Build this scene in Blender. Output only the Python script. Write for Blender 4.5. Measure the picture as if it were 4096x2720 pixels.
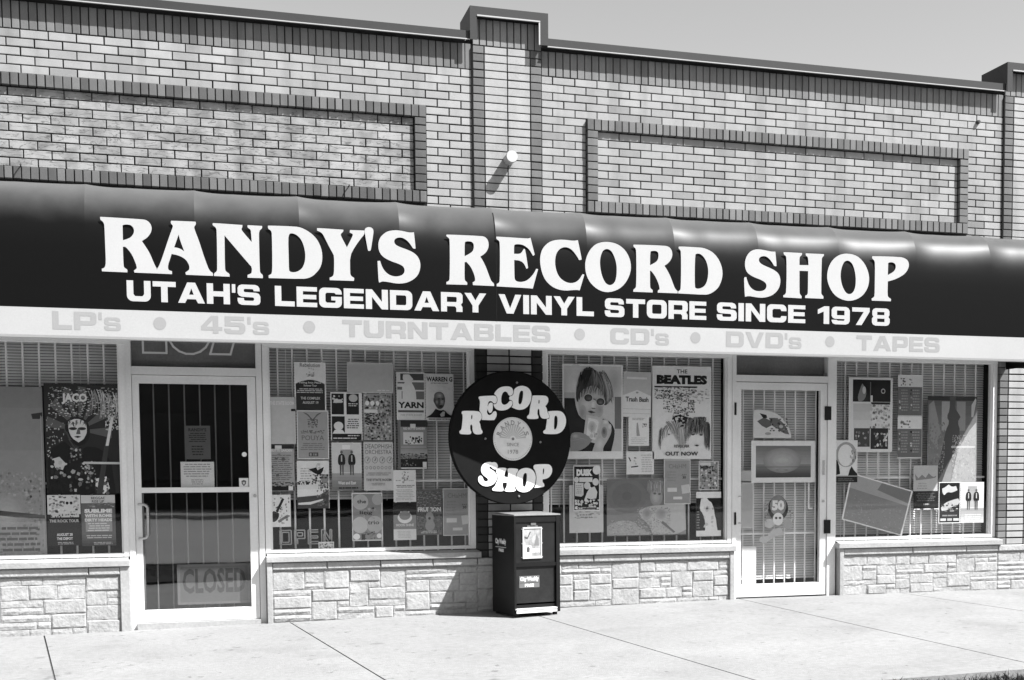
import bpy, bmesh, math, random
from mathutils import Vector, Matrix
from mathutils.geometry import tessellate_polygon, delaunay_2d_cdt

for o in list(bpy.data.objects): bpy.data.objects.remove(o)
sc = bpy.context.scene
col = sc.collection
random.seed(11)

# ------------------------------------------------------------------ camera, sky, sun, exposure
cam = bpy.data.cameras.new('camera'); co = bpy.data.objects.new('camera', cam); col.objects.link(co)
right, up, fwd = Vector((.95697, -.290151, -.004632)), Vector((.022671, .058842, .99801)), Vector((.289301, .95517, -.062888))
fwd.normalize(); up = (up - fwd*up.dot(fwd)).normalized(); right = fwd.cross(up)
M = Matrix((right, up, -fwd)).transposed().to_4x4(); M.translation = (-2.2449, -10.7343, 1.228)
co.matrix_world = M
cam.sensor_width = 36; cam.lens = 36*5000/4096
cam.shift_x = -300/4096; cam.shift_y = 838.7/4096
cam.clip_start = .05; cam.clip_end = 2000
sc.camera = co

SUN = Vector((1.2, -1.0, 1.9)).normalized()
w = bpy.data.worlds.new('World'); sc.world = w; w.use_nodes = True
nt = w.node_tree; bg = nt.nodes['Background']
sky = nt.nodes.new('ShaderNodeTexSky'); sky.sky_type = 'NISHITA'; sky.sun_disc = False
sky.sun_elevation = math.asin(SUN.z); sky.sun_rotation = math.atan2(SUN.x, SUN.y)
sky.dust_density = 1; sky.air_density = 1
bw = nt.nodes.new('ShaderNodeRGBToBW'); nt.links.new(sky.outputs[0], bw.inputs[0]); nt.links.new(bw.outputs[0], bg.inputs[0])
bg.inputs[1].default_value = .058
sl = bpy.data.lights.new('sun', 'SUN'); sl.energy = 3.0; sl.angle = math.radians(.55)
so = bpy.data.objects.new('sun', sl); col.objects.link(so); so.location = (6, -8, 12)
so.rotation_euler = (-SUN).to_track_quat('-Z', 'Y').to_euler()
sc.view_settings.view_transform = 'Standard'; sc.view_settings.look = 'None'
sc.view_settings.exposure = 2.0; sc.view_settings.gamma = 1
try: sc.view_settings.use_curve_mapping = False
except Exception: pass

# outlines of the awning letters and the sign letters, metres; poster rectangles (x0, z0, x1, z1)
BIG=[('R',[(-2.9526,3.0965),(-2.9476,3.0988),(-2.6701,3.0958),(-2.6399,3.0932),(-2.6175,3.0811),(-2.6028,3.0608),(-2.5968,3.0347),(-2.6016,3.008),(-2.6148,2.9835),(-2.6331,2.9615),(-2.6681,2.9376),(-2.6497,2.9078),(-2.6253,2.8693),(-2.6061,2.8278),(-2.5918,2.7886),(-2.5798,2.7599),(-2.5676,2.7392),(-2.5685,2.7046),(-2.7256,2.7046),(-2.7292,2.7192),(-2.7174,2.7292),(-2.7086,2.7359),(-2.7102,2.7544),(-2.7209,2.7883),(-2.7374,2.8298),(-2.7568,2.8606),(-2.7836,2.891),(-2.8012,2.8891),(-2.8014,2.8427),(-2.8003,2.769),(-2.7989,2.7453),(-2.7927,2.7351),(-2.7744,2.7253),(-2.7749,2.7041),(-2.9498,2.7048),(-2.9513,2.7231),(-2.9353,2.7291),(-2.9275,2.7399),(-2.9217,2.769),(-2.9225,2.8687),(-2.9245,3.0363),(-2.9275,3.0518),(-2.936,3.067),(-2.9516,3.0767)],[(-2.7996,3.0453),(-2.7844,3.0514),(-2.7568,3.0528),(-2.7369,3.0459),(-2.7233,3.0282),(-2.7203,3.0047),(-2.7274,2.9832),(-2.7441,2.9613),(-2.7696,2.9469),(-2.7999,2.9365)]),('A',[(-2.4615,3.093),(-2.4586,3.0966),(-2.2866,3.0982),(-2.2836,3.0869),(-2.2855,3.0754),(-2.2986,3.0604),(-2.2921,3.0321),(-2.2634,2.9533),(-2.2376,2.8626),(-2.2116,2.7832),(-2.1984,2.7492),(-2.1848,2.7324),(-2.1699,2.7244),(-2.1704,2.703),(-2.3634,2.7033),(-2.3675,2.7192),(-2.3545,2.73),(-2.3404,2.7404),(-2.3372,2.7606),(-2.3422,2.7833),(-2.3608,2.814),(-2.388,2.8329),(-2.4207,2.8457),(-2.4618,2.8524),(-2.4767,2.8061),(-2.4885,2.7713),(-2.4902,2.7456),(-2.484,2.7315),(-2.4621,2.7256),(-2.4627,2.7038),(-2.5684,2.7047),(-2.5675,2.7395),(-2.5546,2.756),(-2.5312,2.8151),(-2.5076,2.8846),(-2.4722,2.9888),(-2.4476,3.0527),(-2.4496,3.064),(-2.4619,3.0759)],[(-2.4088,2.9977),(-2.4004,2.9581),(-2.3715,2.8748),(-2.3921,2.8899),(-2.4167,2.8991),(-2.4425,2.9019)]),('N',[(-2.1644,3.0914),(-2.1599,3.0951),(-1.9492,3.091),(-1.9495,3.0754),(-1.9583,3.0605),(-1.9474,3.0408),(-1.8837,2.9668),(-1.8878,3.0467),(-1.8914,3.061),(-1.9127,3.0744),(-1.9112,3.0918),(-1.8054,3.0915),(-1.8046,3.077),(-1.8104,3.0692),(-1.8279,3.0526),(-1.8301,2.9973),(-1.8292,2.7645),(-1.8257,2.7385),(-1.8071,2.7246),(-1.8076,2.7001),(-1.9194,2.6997),(-1.919,2.7201),(-1.8972,2.7297),(-1.8885,2.7388),(-1.8859,2.7796),(-1.9071,2.802),(-2.0806,3.007),(-2.0831,2.7655),(-2.0781,2.7397),(-2.0503,2.7235),(-2.0507,2.7014),(-2.1631,2.7027),(-2.1627,2.7218),(-2.1427,2.737),(-2.1383,2.7574),(-2.136,3.04),(-2.1411,3.0598),(-2.1493,3.068),(-2.1647,3.0787)],[]),('D',[(-1.7629,3.0927),(-1.7606,3.0973),(-1.5609,3.1003),(-1.5161,3.094),(-1.4714,3.0736),(-1.4323,3.0471),(-1.399,3.0117),(-1.377,2.97),(-1.3636,2.9249),(-1.3604,2.8793),(-1.3652,2.8334),(-1.3802,2.7927),(-1.4034,2.7631),(-1.4323,2.7334),(-1.4666,2.7149),(-1.512,2.7062),(-1.764,2.703),(-1.7647,2.7228),(-1.7496,2.7308),(-1.7399,2.7408),(-1.7354,2.8004),(-1.734,3.0378),(-1.7402,3.06),(-1.7622,3.073)],[(-1.6069,3.0384),(-1.5955,3.0475),(-1.5703,3.0459),(-1.5453,3.033),(-1.5232,3.0114),(-1.5069,2.9809),(-1.4963,2.9473),(-1.4886,2.9021),(-1.4894,2.8622),(-1.4956,2.8277),(-1.5104,2.7929),(-1.5305,2.7721),(-1.5561,2.758),(-1.5843,2.7529),(-1.6066,2.7576),(-1.6131,2.7716),(-1.6131,2.8624),(-1.6143,3.0041)]),('Y',[(-1.3975,3.0933),(-1.3946,3.0974),(-1.198,3.0943),(-1.1971,3.0817),(-1.2186,3.0606),(-1.2161,3.0435),(-1.1727,2.9613),(-1.1358,3.0331),(-1.1268,3.0537),(-1.1267,3.0652),(-1.1495,3.0755),(-1.1475,3.0945),(-1.0355,3.0962),(-1.0377,3.0655),(-1.0648,3.0337),(-1.1103,2.9705),(-1.1507,2.8967),(-1.1517,2.7677),(-1.1463,2.7449),(-1.1206,2.7286),(-1.1238,2.7065),(-1.3076,2.7051),(-1.3084,2.724),(-1.2871,2.7335),(-1.2772,2.7482),(-1.2731,2.7857),(-1.2713,2.889),(-1.2812,2.9115),(-1.3034,2.9506),(-1.3364,3.0176),(-1.3529,3.0511),(-1.3696,3.0673),(-1.3967,3.0774)],[]),('apostrophe',[(-1.0348,3.1017),(-1.0274,3.1143),(-1.0133,3.1222),(-0.9965,3.1247),(-0.9798,3.12),(-0.9688,3.1078),(-0.9663,3.0913),(-0.9695,3.0661),(-0.988,2.954),(-0.9938,2.9426),(-1.0094,2.9419),(-1.0132,2.9529),(-1.0336,3.074)],[]),('S',[(-0.6514,3.1015),(-0.6399,2.9814),(-0.6428,2.9745),(-0.6599,2.9759),(-0.6711,2.9939),(-0.6935,3.0237),(-0.716,3.0423),(-0.7385,3.054),(-0.7612,3.0569),(-0.7839,3.0529),(-0.8022,3.0409),(-0.8081,3.0227),(-0.8016,3.0046),(-0.7848,2.9914),(-0.7566,2.9804),(-0.7113,2.9668),(-0.666,2.9493),(-0.632,2.9255),(-0.6124,2.8954),(-0.6032,2.8592),(-0.606,2.8197),(-0.6197,2.7796),(-0.6429,2.7505),(-0.6747,2.7267),(-0.7149,2.7083),(-0.7605,2.6998),(-0.8059,2.7003),(-0.8511,2.7075),(-0.8905,2.7116),(-0.9074,2.7109),(-0.9273,2.7012),(-0.9328,2.7111),(-0.937,2.8058),(-0.9389,2.8671),(-0.9192,2.8691),(-0.9138,2.8515),(-0.903,2.8212),(-0.8837,2.7913),(-0.8559,2.7672),(-0.8221,2.7546),(-0.7881,2.7532),(-0.7539,2.763),(-0.7338,2.7806),(-0.7278,2.8033),(-0.7332,2.8256),(-0.75,2.8417),(-0.781,2.8544),(-0.8374,2.8715),(-0.8822,2.8919),(-0.91,2.9158),(-0.9264,2.9457),(-0.9316,2.9789),(-0.9282,3.0181),(-0.9136,3.0522),(-0.8908,3.0756),(-0.8623,3.0965),(-0.8283,3.1066),(-0.7887,3.1114),(-0.7435,3.1081),(-0.7038,3.1005),(-0.6811,3.0983)],[]),('R',[(-0.3954,3.0937),(-0.3892,3.0982),(-0.1142,3.0999),(-0.0834,3.0942),(-0.062,3.0744),(-0.053,3.0419),(-0.0564,3.0089),(-0.0722,2.9782),(-0.094,2.9563),(-0.1232,2.9371),(-0.1038,2.908),(-0.0795,2.8612),(-0.0614,2.814),(-0.0464,2.7726),(-0.0342,2.7461),(-0.0127,2.7289),(-0.0128,2.7091),(-0.1847,2.7103),(-0.1869,2.7312),(-0.1702,2.7408),(-0.1658,2.7529),(-0.1698,2.7797),(-0.1818,2.8151),(-0.2028,2.856),(-0.2362,2.8915),(-0.2503,2.8867),(-0.2529,2.7585),(-0.247,2.7408),(-0.23,2.7295),(-0.232,2.7103),(-0.3987,2.7081),(-0.3985,2.726),(-0.3783,2.7357),(-0.372,2.7537),(-0.3685,2.8965),(-0.3685,3.0566),(-0.3744,3.0711),(-0.3943,3.0837)],[(-0.2486,3.0416),(-0.2375,3.051),(-0.2068,3.0537),(-0.1854,3.0475),(-0.1746,3.0302),(-0.1749,3.0004),(-0.1862,2.973),(-0.214,2.9539),(-0.2498,2.9344)]),('E',[(0.0082,3.0987),(0.0126,3.1019),(0.2658,3.0981),(0.2784,3.1011),(0.291,3.1054),(0.3248,2.9722),(0.3121,2.9625),(0.2996,2.9801),(0.284,3.0066),(0.2589,3.0296),(0.2276,3.0462),(0.19,3.0505),(0.1617,3.0461),(0.1541,3.0367),(0.1536,2.9723),(0.1956,2.9724),(0.2145,2.9823),(0.2273,3.004),(0.2368,3.0165),(0.2474,3.0079),(0.269,2.8639),(0.2544,2.8572),(0.2452,2.881),(0.2265,2.9074),(0.1952,2.9211),(0.1544,2.9224),(0.1552,2.7988),(0.1575,2.7687),(0.1718,2.7541),(0.2,2.7492),(0.2315,2.7535),(0.2632,2.7668),(0.2918,2.7922),(0.3173,2.8235),(0.3366,2.8607),(0.3524,2.8583),(0.3069,2.7006),(0.269,2.7034),(0.0089,2.7075),(0.0072,2.7255),(0.0278,2.7365),(0.0343,2.7578),(0.0376,2.9142),(0.037,3.0522),(0.0309,3.0699),(0.0105,3.0809)],[]),('C',[(0.6891,3.1062),(0.7201,2.9605),(0.7187,2.9491),(0.6988,2.9457),(0.6837,2.9714),(0.6608,3.0017),(0.6345,3.0286),(0.6017,3.0439),(0.5688,3.0443),(0.5392,3.0304),(0.5161,3.0076),(0.5015,2.9757),(0.4947,2.9318),(0.497,2.8883),(0.5085,2.8419),(0.528,2.8052),(0.5573,2.7783),(0.5934,2.7609),(0.633,2.7562),(0.6727,2.7671),(0.7027,2.7934),(0.7194,2.8223),(0.7294,2.8341),(0.7427,2.8296),(0.7022,2.701),(0.679,2.7045),(0.6393,2.7012),(0.5865,2.6948),(0.5339,2.6992),(0.488,2.7131),(0.4489,2.7366),(0.4133,2.7726),(0.3907,2.8153),(0.3749,2.8706),(0.3688,2.9263),(0.3723,2.9699),(0.3857,3.014),(0.4086,3.0461),(0.4414,3.0756),(0.484,3.0944),(0.5364,3.1032),(0.5889,3.1032),(0.6349,3.0992),(0.6679,3.1008)],[]),('O',[(0.9206,3.1029),(0.9609,3.1036),(1.0079,3.0964),(1.055,3.0765),(1.0988,3.0406),(1.1292,2.9912),(1.144,2.9411),(1.1459,2.8904),(1.1322,2.839),(1.1049,2.7871),(1.0675,2.7443),(1.0201,2.714),(0.9594,2.6959),(0.9056,2.6971),(0.8521,2.7173),(0.8055,2.7534),(0.7757,2.7931),(0.756,2.8427),(0.7496,2.899),(0.7532,2.9431),(0.77,2.9941),(0.7969,3.0392),(0.8336,3.0755),(0.8738,3.0944)],[(0.9338,3.0468),(0.9573,3.0435),(0.9807,3.0257),(0.9974,2.9948),(1.0108,2.9607),(1.0208,2.9168),(1.0219,2.8662),(1.0171,2.8153),(1.0034,2.7768),(0.9798,2.7569),(0.9528,2.7527),(0.926,2.7675),(0.906,2.7983),(0.8894,2.8418),(0.8796,2.8919),(0.8765,2.9422),(0.8833,2.9866),(0.8969,3.0218),(0.9137,3.0396)]),('R',[(1.167,3.0887),(1.1722,3.0938),(1.4407,3.0974),(1.4802,3.0901),(1.5032,3.0668),(1.5118,3.0336),(1.5065,2.9998),(1.4867,2.9684),(1.4669,2.9493),(1.4406,2.9311),(1.4669,2.8943),(1.4932,2.8465),(1.513,2.7984),(1.5295,2.7562),(1.5428,2.7383),(1.558,2.7266),(1.558,2.7082),(1.3813,2.7079),(1.3813,2.7262),(1.3977,2.7359),(1.3958,2.7572),(1.3814,2.7994),(1.3553,2.8471),(1.3226,2.8853),(1.3128,2.8849),(1.3126,2.7541),(1.3191,2.7391),(1.3368,2.7276),(1.3354,2.7074),(1.1661,2.7073),(1.1661,2.7255),(1.1843,2.7371),(1.1908,2.7556),(1.1937,2.8891),(1.1915,3.0463),(1.1851,3.0642),(1.1683,3.0755)],[(1.315,3.0399),(1.3261,3.0477),(1.3588,3.051),(1.3804,3.0441),(1.3882,3.025),(1.3869,2.9945),(1.375,2.9666),(1.3456,2.9471),(1.3129,2.9305)]),('D',[(1.566,3.0911),(1.5726,3.0975),(1.732,3.097),(1.7855,3.0952),(1.8324,3.082),(1.8728,3.0623),(1.9065,3.033),(1.9336,2.9971),(1.954,2.9517),(1.9642,2.9026),(1.9609,2.8529),(1.9441,2.8027),(1.9206,2.7647),(1.8869,2.7356),(1.8465,2.7137),(1.8062,2.7048),(1.5626,2.7083),(1.5626,2.7255),(1.5792,2.7347),(1.5858,2.7521),(1.5891,2.9055),(1.5871,3.0462),(1.5825,3.0674),(1.5673,3.0789)],[(1.7154,3.0336),(1.7254,3.0433),(1.7488,3.0462),(1.7722,3.0374),(1.799,3.0128),(1.8192,2.9767),(1.8313,2.9341),(1.8341,2.8911),(1.8295,2.8477),(1.8194,2.8103),(1.8027,2.7819),(1.7759,2.7623),(1.7458,2.7532),(1.7223,2.756),(1.7123,2.7661),(1.7109,2.8983)]),('S',[(2.4515,3.0946),(2.4646,2.9749),(2.4577,2.9696),(2.4403,2.9726),(2.4263,2.9952),(2.4019,3.0254),(2.3741,3.0461),(2.3465,3.0523),(2.3189,3.0467),(2.3017,3.0335),(2.297,3.0146),(2.3053,2.9962),(2.3261,2.9815),(2.3607,2.9674),(2.4023,2.9535),(2.444,2.9364),(2.4789,2.9128),(2.4964,2.8821),(2.5015,2.8446),(2.4934,2.8003),(2.4727,2.7649),(2.4381,2.7322),(2.3965,2.7119),(2.3412,2.6993),(2.2859,2.6998),(2.2377,2.7063),(2.2034,2.7094),(2.1705,2.702),(2.1654,2.7629),(2.1617,2.8562),(2.1651,2.8657),(2.1822,2.8683),(2.1926,2.8325),(2.2099,2.7958),(2.2375,2.7687),(2.2719,2.7544),(2.3133,2.7528),(2.3513,2.7636),(2.3698,2.7862),(2.3697,2.8144),(2.3544,2.8326),(2.3198,2.85),(2.2646,2.8666),(2.2233,2.8836),(2.1889,2.9072),(2.1716,2.9438),(2.1681,2.9872),(2.1782,3.0311),(2.202,3.0695),(2.2362,3.096),(2.2842,3.1075),(2.3393,3.1038),(2.3877,3.0967),(2.4224,3.092)],[]),('H',[(2.528,3.0893),(2.5322,3.0939),(2.7031,3.0935),(2.7032,3.0784),(2.6843,3.0631),(2.6795,3.0471),(2.6798,2.9904),(2.7658,2.9928),(2.7619,3.0507),(2.7547,3.0662),(2.7384,3.0749),(2.7383,3.0926),(2.9125,3.0941),(2.9126,3.0796),(2.8964,3.0662),(2.8916,3.0438),(2.8881,2.7644),(2.8939,2.7455),(2.9112,2.7321),(2.9099,2.7111),(2.736,2.7113),(2.7359,2.7303),(2.757,2.7406),(2.7618,2.7598),(2.7626,2.9421),(2.6802,2.9412),(2.6814,2.7568),(2.6864,2.7412),(2.7028,2.726),(2.7008,2.7069),(2.5288,2.7103),(2.5287,2.7273),(2.5482,2.7362),(2.5551,2.7585),(2.5591,2.9035),(2.5562,3.0479),(2.5491,3.0633),(2.5323,3.0732)],[]),('O',[(3.136,3.1083),(3.1827,3.1057),(3.2297,3.0931),(3.2701,3.0682),(3.3109,3.0256),(3.3383,2.9763),(3.3537,2.9235),(3.3542,2.8759),(3.3432,2.8279),(3.3201,2.7855),(3.2868,2.7486),(3.2401,2.7202),(3.1866,2.7035),(3.1332,2.7016),(3.0798,2.7146),(3.0331,2.7366),(2.993,2.7735),(2.9627,2.8254),(2.9458,2.8777),(2.9454,2.9306),(2.9581,2.984),(2.9841,3.0321),(3.0202,3.069),(3.063,3.0944),(3.1028,3.1051)],[(3.1433,3.0497),(3.17,3.0402),(3.1936,3.0146),(3.2108,2.971),(3.2214,2.9182),(3.2238,2.8709),(3.2189,2.8233),(3.2059,2.7872),(3.1827,2.7638),(3.1527,2.7586),(3.1259,2.7724),(3.1022,2.807),(3.0852,2.8477),(3.0748,2.9005),(3.0763,2.9477),(3.0872,2.9953),(3.1035,3.0285),(3.12,3.0439)]),('P',[(3.3809,3.0921),(3.3855,3.0983),(3.656,3.1032),(3.704,3.0945),(3.7352,3.0767),(3.7493,3.0474),(3.745,3.0112),(3.7228,2.9743),(3.6922,2.9461),(3.6446,2.9202),(3.5969,2.9004),(3.5391,2.8843),(3.5372,2.7635),(3.5476,2.7459),(3.573,2.7318),(3.5705,2.712),(3.383,2.7115),(3.3801,2.7293),(3.4016,2.7407),(3.4095,2.7589),(3.4105,2.8543),(3.4106,3.0328),(3.4035,3.0622),(3.3831,3.0762)],[(3.5407,3.0444),(3.5576,3.0523),(3.5883,3.0524),(3.6089,3.0414),(3.618,3.0208),(3.6129,2.9937),(3.5961,2.9721),(3.569,2.956),(3.5385,2.9399)])]
DISC=[('R',[(-0.4681,0.2104),(-0.4601,0.2196),(-0.4404,0.2229),(-0.3348,0.2237),(-0.3016,0.2165),(-0.2852,0.1955),(-0.2808,0.1712),(-0.2857,0.1529),(-0.3059,0.1313),(-0.2961,0.1101),(-0.2899,0.0706),(-0.2767,0.0555),(-0.2756,0.0403),(-0.2871,0.0261),(-0.3238,0.0215),(-0.3502,0.0273),(-0.3647,0.0424),(-0.371,0.0666),(-0.3707,0.0969),(-0.3791,0.1077),(-0.3892,0.0967),(-0.3882,0.0633),(-0.3778,0.0483),(-0.38,0.0331),(-0.3933,0.0208),(-0.469,0.0231),(-0.4853,0.029),(-0.4917,0.044),(-0.485,0.058),(-0.4718,0.0624),(-0.4647,0.1078),(-0.4572,0.1864),(-0.467,0.1953)],[(-0.3735,0.1909),(-0.367,0.1819),(-0.37,0.1576),(-0.3767,0.1484),(-0.3819,0.1574),(-0.3803,0.1817)]),('E',[(-0.3102,0.3408),(-0.2968,0.3484),(-0.173,0.3563),(-0.1529,0.3538),(-0.1409,0.3327),(-0.1384,0.3144),(-0.1467,0.2928),(-0.1637,0.2833),(-0.1771,0.2921),(-0.187,0.3041),(-0.2105,0.3054),(-0.2207,0.2942),(-0.2263,0.2697),(-0.2291,0.2575),(-0.2208,0.282),(-0.2106,0.2926),(-0.1972,0.2978),(-0.1804,0.2921),(-0.1773,0.2707),(-0.1811,0.2279),(-0.1948,0.2063),(-0.2116,0.2041),(-0.2215,0.218),(-0.228,0.2392),(-0.2349,0.2116),(-0.2251,0.1935),(-0.205,0.1908),(-0.1847,0.2064),(-0.1744,0.2219),(-0.1542,0.2254),(-0.1422,0.2072),(-0.1445,0.1796),(-0.1617,0.1518),(-0.1752,0.1436),(-0.2824,0.1456),(-0.2807,0.1834),(-0.2917,0.2075),(-0.3069,0.2255),(-0.2996,0.2803),(-0.3006,0.3107),(-0.3123,0.3286)],[]),('C',[(-0.1689,0.3687),(-0.1524,0.3935),(-0.1252,0.4187),(-0.0913,0.4331),(-0.0505,0.4379),(-0.0165,0.4352),(0.0039,0.4223),(0.0139,0.401),(0.0116,0.3733),(-0.0036,0.3575),(-0.0207,0.354),(-0.0342,0.3629),(-0.0442,0.3841),(-0.0611,0.391),(-0.0816,0.3831),(-0.0954,0.3583),(-0.1004,0.3275),(-0.098,0.2969),(-0.086,0.2819),(-0.0656,0.2805),(-0.0417,0.292),(-0.0245,0.3139),(-0.0074,0.3174),(0.0062,0.3054),(0.006,0.2838),(-0.0113,0.2588),(-0.0456,0.2366),(-0.0865,0.2266),(-0.1271,0.2289),(-0.1574,0.2436),(-0.1739,0.2708),(-0.1738,0.283),(-0.1536,0.2835),(-0.1385,0.3022),(-0.1382,0.3328),(-0.1528,0.3569)],[]),('O',[(0.0175,0.4073),(0.0369,0.4293),(0.0713,0.4439),(0.1058,0.4467),(0.1402,0.4384),(0.1677,0.4206),(0.1848,0.3901),(0.1881,0.3591),(0.1807,0.3155),(0.1596,0.2778),(0.1317,0.2525),(0.097,0.2382),(0.0625,0.2356),(0.0283,0.2442),(-0.0058,0.259),(0.0081,0.2808),(0.007,0.3054),(-0.0052,0.3187),(-0.0223,0.3183),(-0.0289,0.3354),(-0.0219,0.354),(0.002,0.3576),(0.0159,0.3795)],[(0.0916,0.4031),(0.1053,0.4004),(0.1086,0.3819),(0.1013,0.3323),(0.0906,0.2949),(0.0733,0.2834),(0.0596,0.2943),(0.0599,0.3251),(0.0672,0.3685),(0.0778,0.3965)]),('R',[(0.195,0.3643),(0.2159,0.3673),(0.3139,0.3685),(0.3385,0.3597),(0.3503,0.3381),(0.3487,0.3131),(0.338,0.2941),(0.3202,0.275),(0.3342,0.2565),(0.3409,0.2191),(0.3584,0.1944),(0.3604,0.1787),(0.3405,0.1659),(0.3053,0.1634),(0.2808,0.1712),(0.2669,0.1897),(0.2601,0.2176),(0.2603,0.2426),(0.2499,0.2517),(0.2442,0.236),(0.2425,0.2017),(0.2529,0.1863),(0.2527,0.1707),(0.2387,0.1611),(0.1586,0.1599),(0.1413,0.1671),(0.1394,0.1844),(0.1555,0.2002),(0.1624,0.2034),(0.1699,0.2656),(0.1878,0.3343)],[(0.2575,0.3297),(0.2659,0.3237),(0.2629,0.3018),(0.2558,0.2905),(0.2503,0.3015),(0.2519,0.3203)]),('D',[(0.3445,0.2317),(0.3764,0.2373),(0.4473,0.2399),(0.4829,0.2311),(0.5077,0.2064),(0.5218,0.1719),(0.5216,0.1277),(0.507,0.0896),(0.4817,0.0578),(0.4459,0.0372),(0.3961,0.0317),(0.3113,0.034),(0.2959,0.0432),(0.2939,0.0588),(0.3081,0.0715),(0.3187,0.0748),(0.3261,0.1187),(0.3335,0.1658),(0.3547,0.1692),(0.3619,0.1882),(0.3479,0.2067)],[(0.4115,0.194),(0.4292,0.1943),(0.4383,0.1769),(0.4381,0.1391),(0.4321,0.1013),(0.4213,0.0791),(0.4071,0.0746),(0.4,0.0852),(0.4026,0.1386),(0.4042,0.1763)]),('S',[(-0.1892,-0.2085),(-0.1716,-0.2048),(-0.1512,-0.2112),(-0.1379,-0.2326),(-0.1369,-0.2513),(-0.1488,-0.27),(-0.1694,-0.2726),(-0.1898,-0.2619),(-0.2042,-0.2474),(-0.2159,-0.2474),(-0.2178,-0.2564),(-0.2015,-0.2671),(-0.1724,-0.2833),(-0.1521,-0.3074),(-0.1436,-0.3342),(-0.1497,-0.3609),(-0.1706,-0.3901),(-0.203,-0.4085),(-0.244,-0.4161),(-0.2846,-0.4077),(-0.3133,-0.3862),(-0.3258,-0.3595),(-0.3214,-0.333),(-0.3068,-0.3199),(-0.2894,-0.3215),(-0.278,-0.3386),(-0.2696,-0.3626),(-0.2493,-0.3718),(-0.2317,-0.3629),(-0.2345,-0.3469),(-0.2605,-0.3308),(-0.2864,-0.3093),(-0.2977,-0.2801),(-0.2944,-0.2483),(-0.2768,-0.2244),(-0.2505,-0.2085),(-0.2184,-0.2032)],[]),('H',[(-0.1369,-0.254),(-0.072,-0.2531),(-0.0556,-0.2623),(-0.0593,-0.2784),(-0.0755,-0.3024),(-0.0787,-0.3292),(-0.0462,-0.3375),(-0.0429,-0.3026),(-0.0498,-0.2784),(-0.0484,-0.2623),(-0.0187,-0.257),(0.0408,-0.261),(0.0539,-0.2707),(0.0495,-0.2896),(0.0344,-0.3084),(0.028,-0.3568),(0.0186,-0.4053),(0.0213,-0.4323),(0.0302,-0.4459),(0.0211,-0.4592),(-0.0207,-0.4641),(-0.0682,-0.4609),(-0.0811,-0.45),(-0.0738,-0.4366),(-0.0588,-0.4153),(-0.0556,-0.3858),(-0.091,-0.3828),(-0.0972,-0.4042),(-0.0857,-0.4365),(-0.087,-0.4526),(-0.1036,-0.4588),(-0.1801,-0.4542),(-0.1946,-0.446),(-0.1945,-0.4299),(-0.1708,-0.4142),(-0.1558,-0.3822),(-0.1408,-0.3502),(-0.1434,-0.3181),(-0.1578,-0.286),(-0.1547,-0.2726)],[]),('O',[(0.0526,-0.2842),(0.0767,-0.2654),(0.1128,-0.2558),(0.1489,-0.2559),(0.1851,-0.2684),(0.2091,-0.293),(0.2228,-0.3256),(0.2206,-0.3691),(0.2112,-0.4071),(0.1836,-0.4394),(0.1471,-0.4635),(0.0989,-0.471),(0.057,-0.4597),(0.0332,-0.4405),(0.0215,-0.4107),(0.028,-0.3568),(0.0374,-0.3084)],[(0.1184,-0.3007),(0.1334,-0.3035),(0.1375,-0.3251),(0.1328,-0.3739),(0.1235,-0.4117),(0.1101,-0.4235),(0.0964,-0.4141),(0.0924,-0.3843),(0.0971,-0.3357),(0.1051,-0.3114)]),('P',[(0.1974,-0.2441),(0.2066,-0.2305),(0.2279,-0.2251),(0.3377,-0.2226),(0.3622,-0.2308),(0.3793,-0.2527),(0.3834,-0.2828),(0.3739,-0.3156),(0.3491,-0.3428),(0.3183,-0.3562),(0.2889,-0.3588),(0.2863,-0.3778),(0.3045,-0.3971),(0.3056,-0.4162),(0.2933,-0.427),(0.2049,-0.4315),(0.2204,-0.3963),(0.2268,-0.3529),(0.2241,-0.3148),(0.2123,-0.2767),(0.2002,-0.2631)],[(0.2946,-0.2606),(0.3037,-0.2661),(0.3035,-0.2907),(0.2972,-0.3124),(0.2893,-0.3124),(0.2896,-0.277)])]
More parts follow.
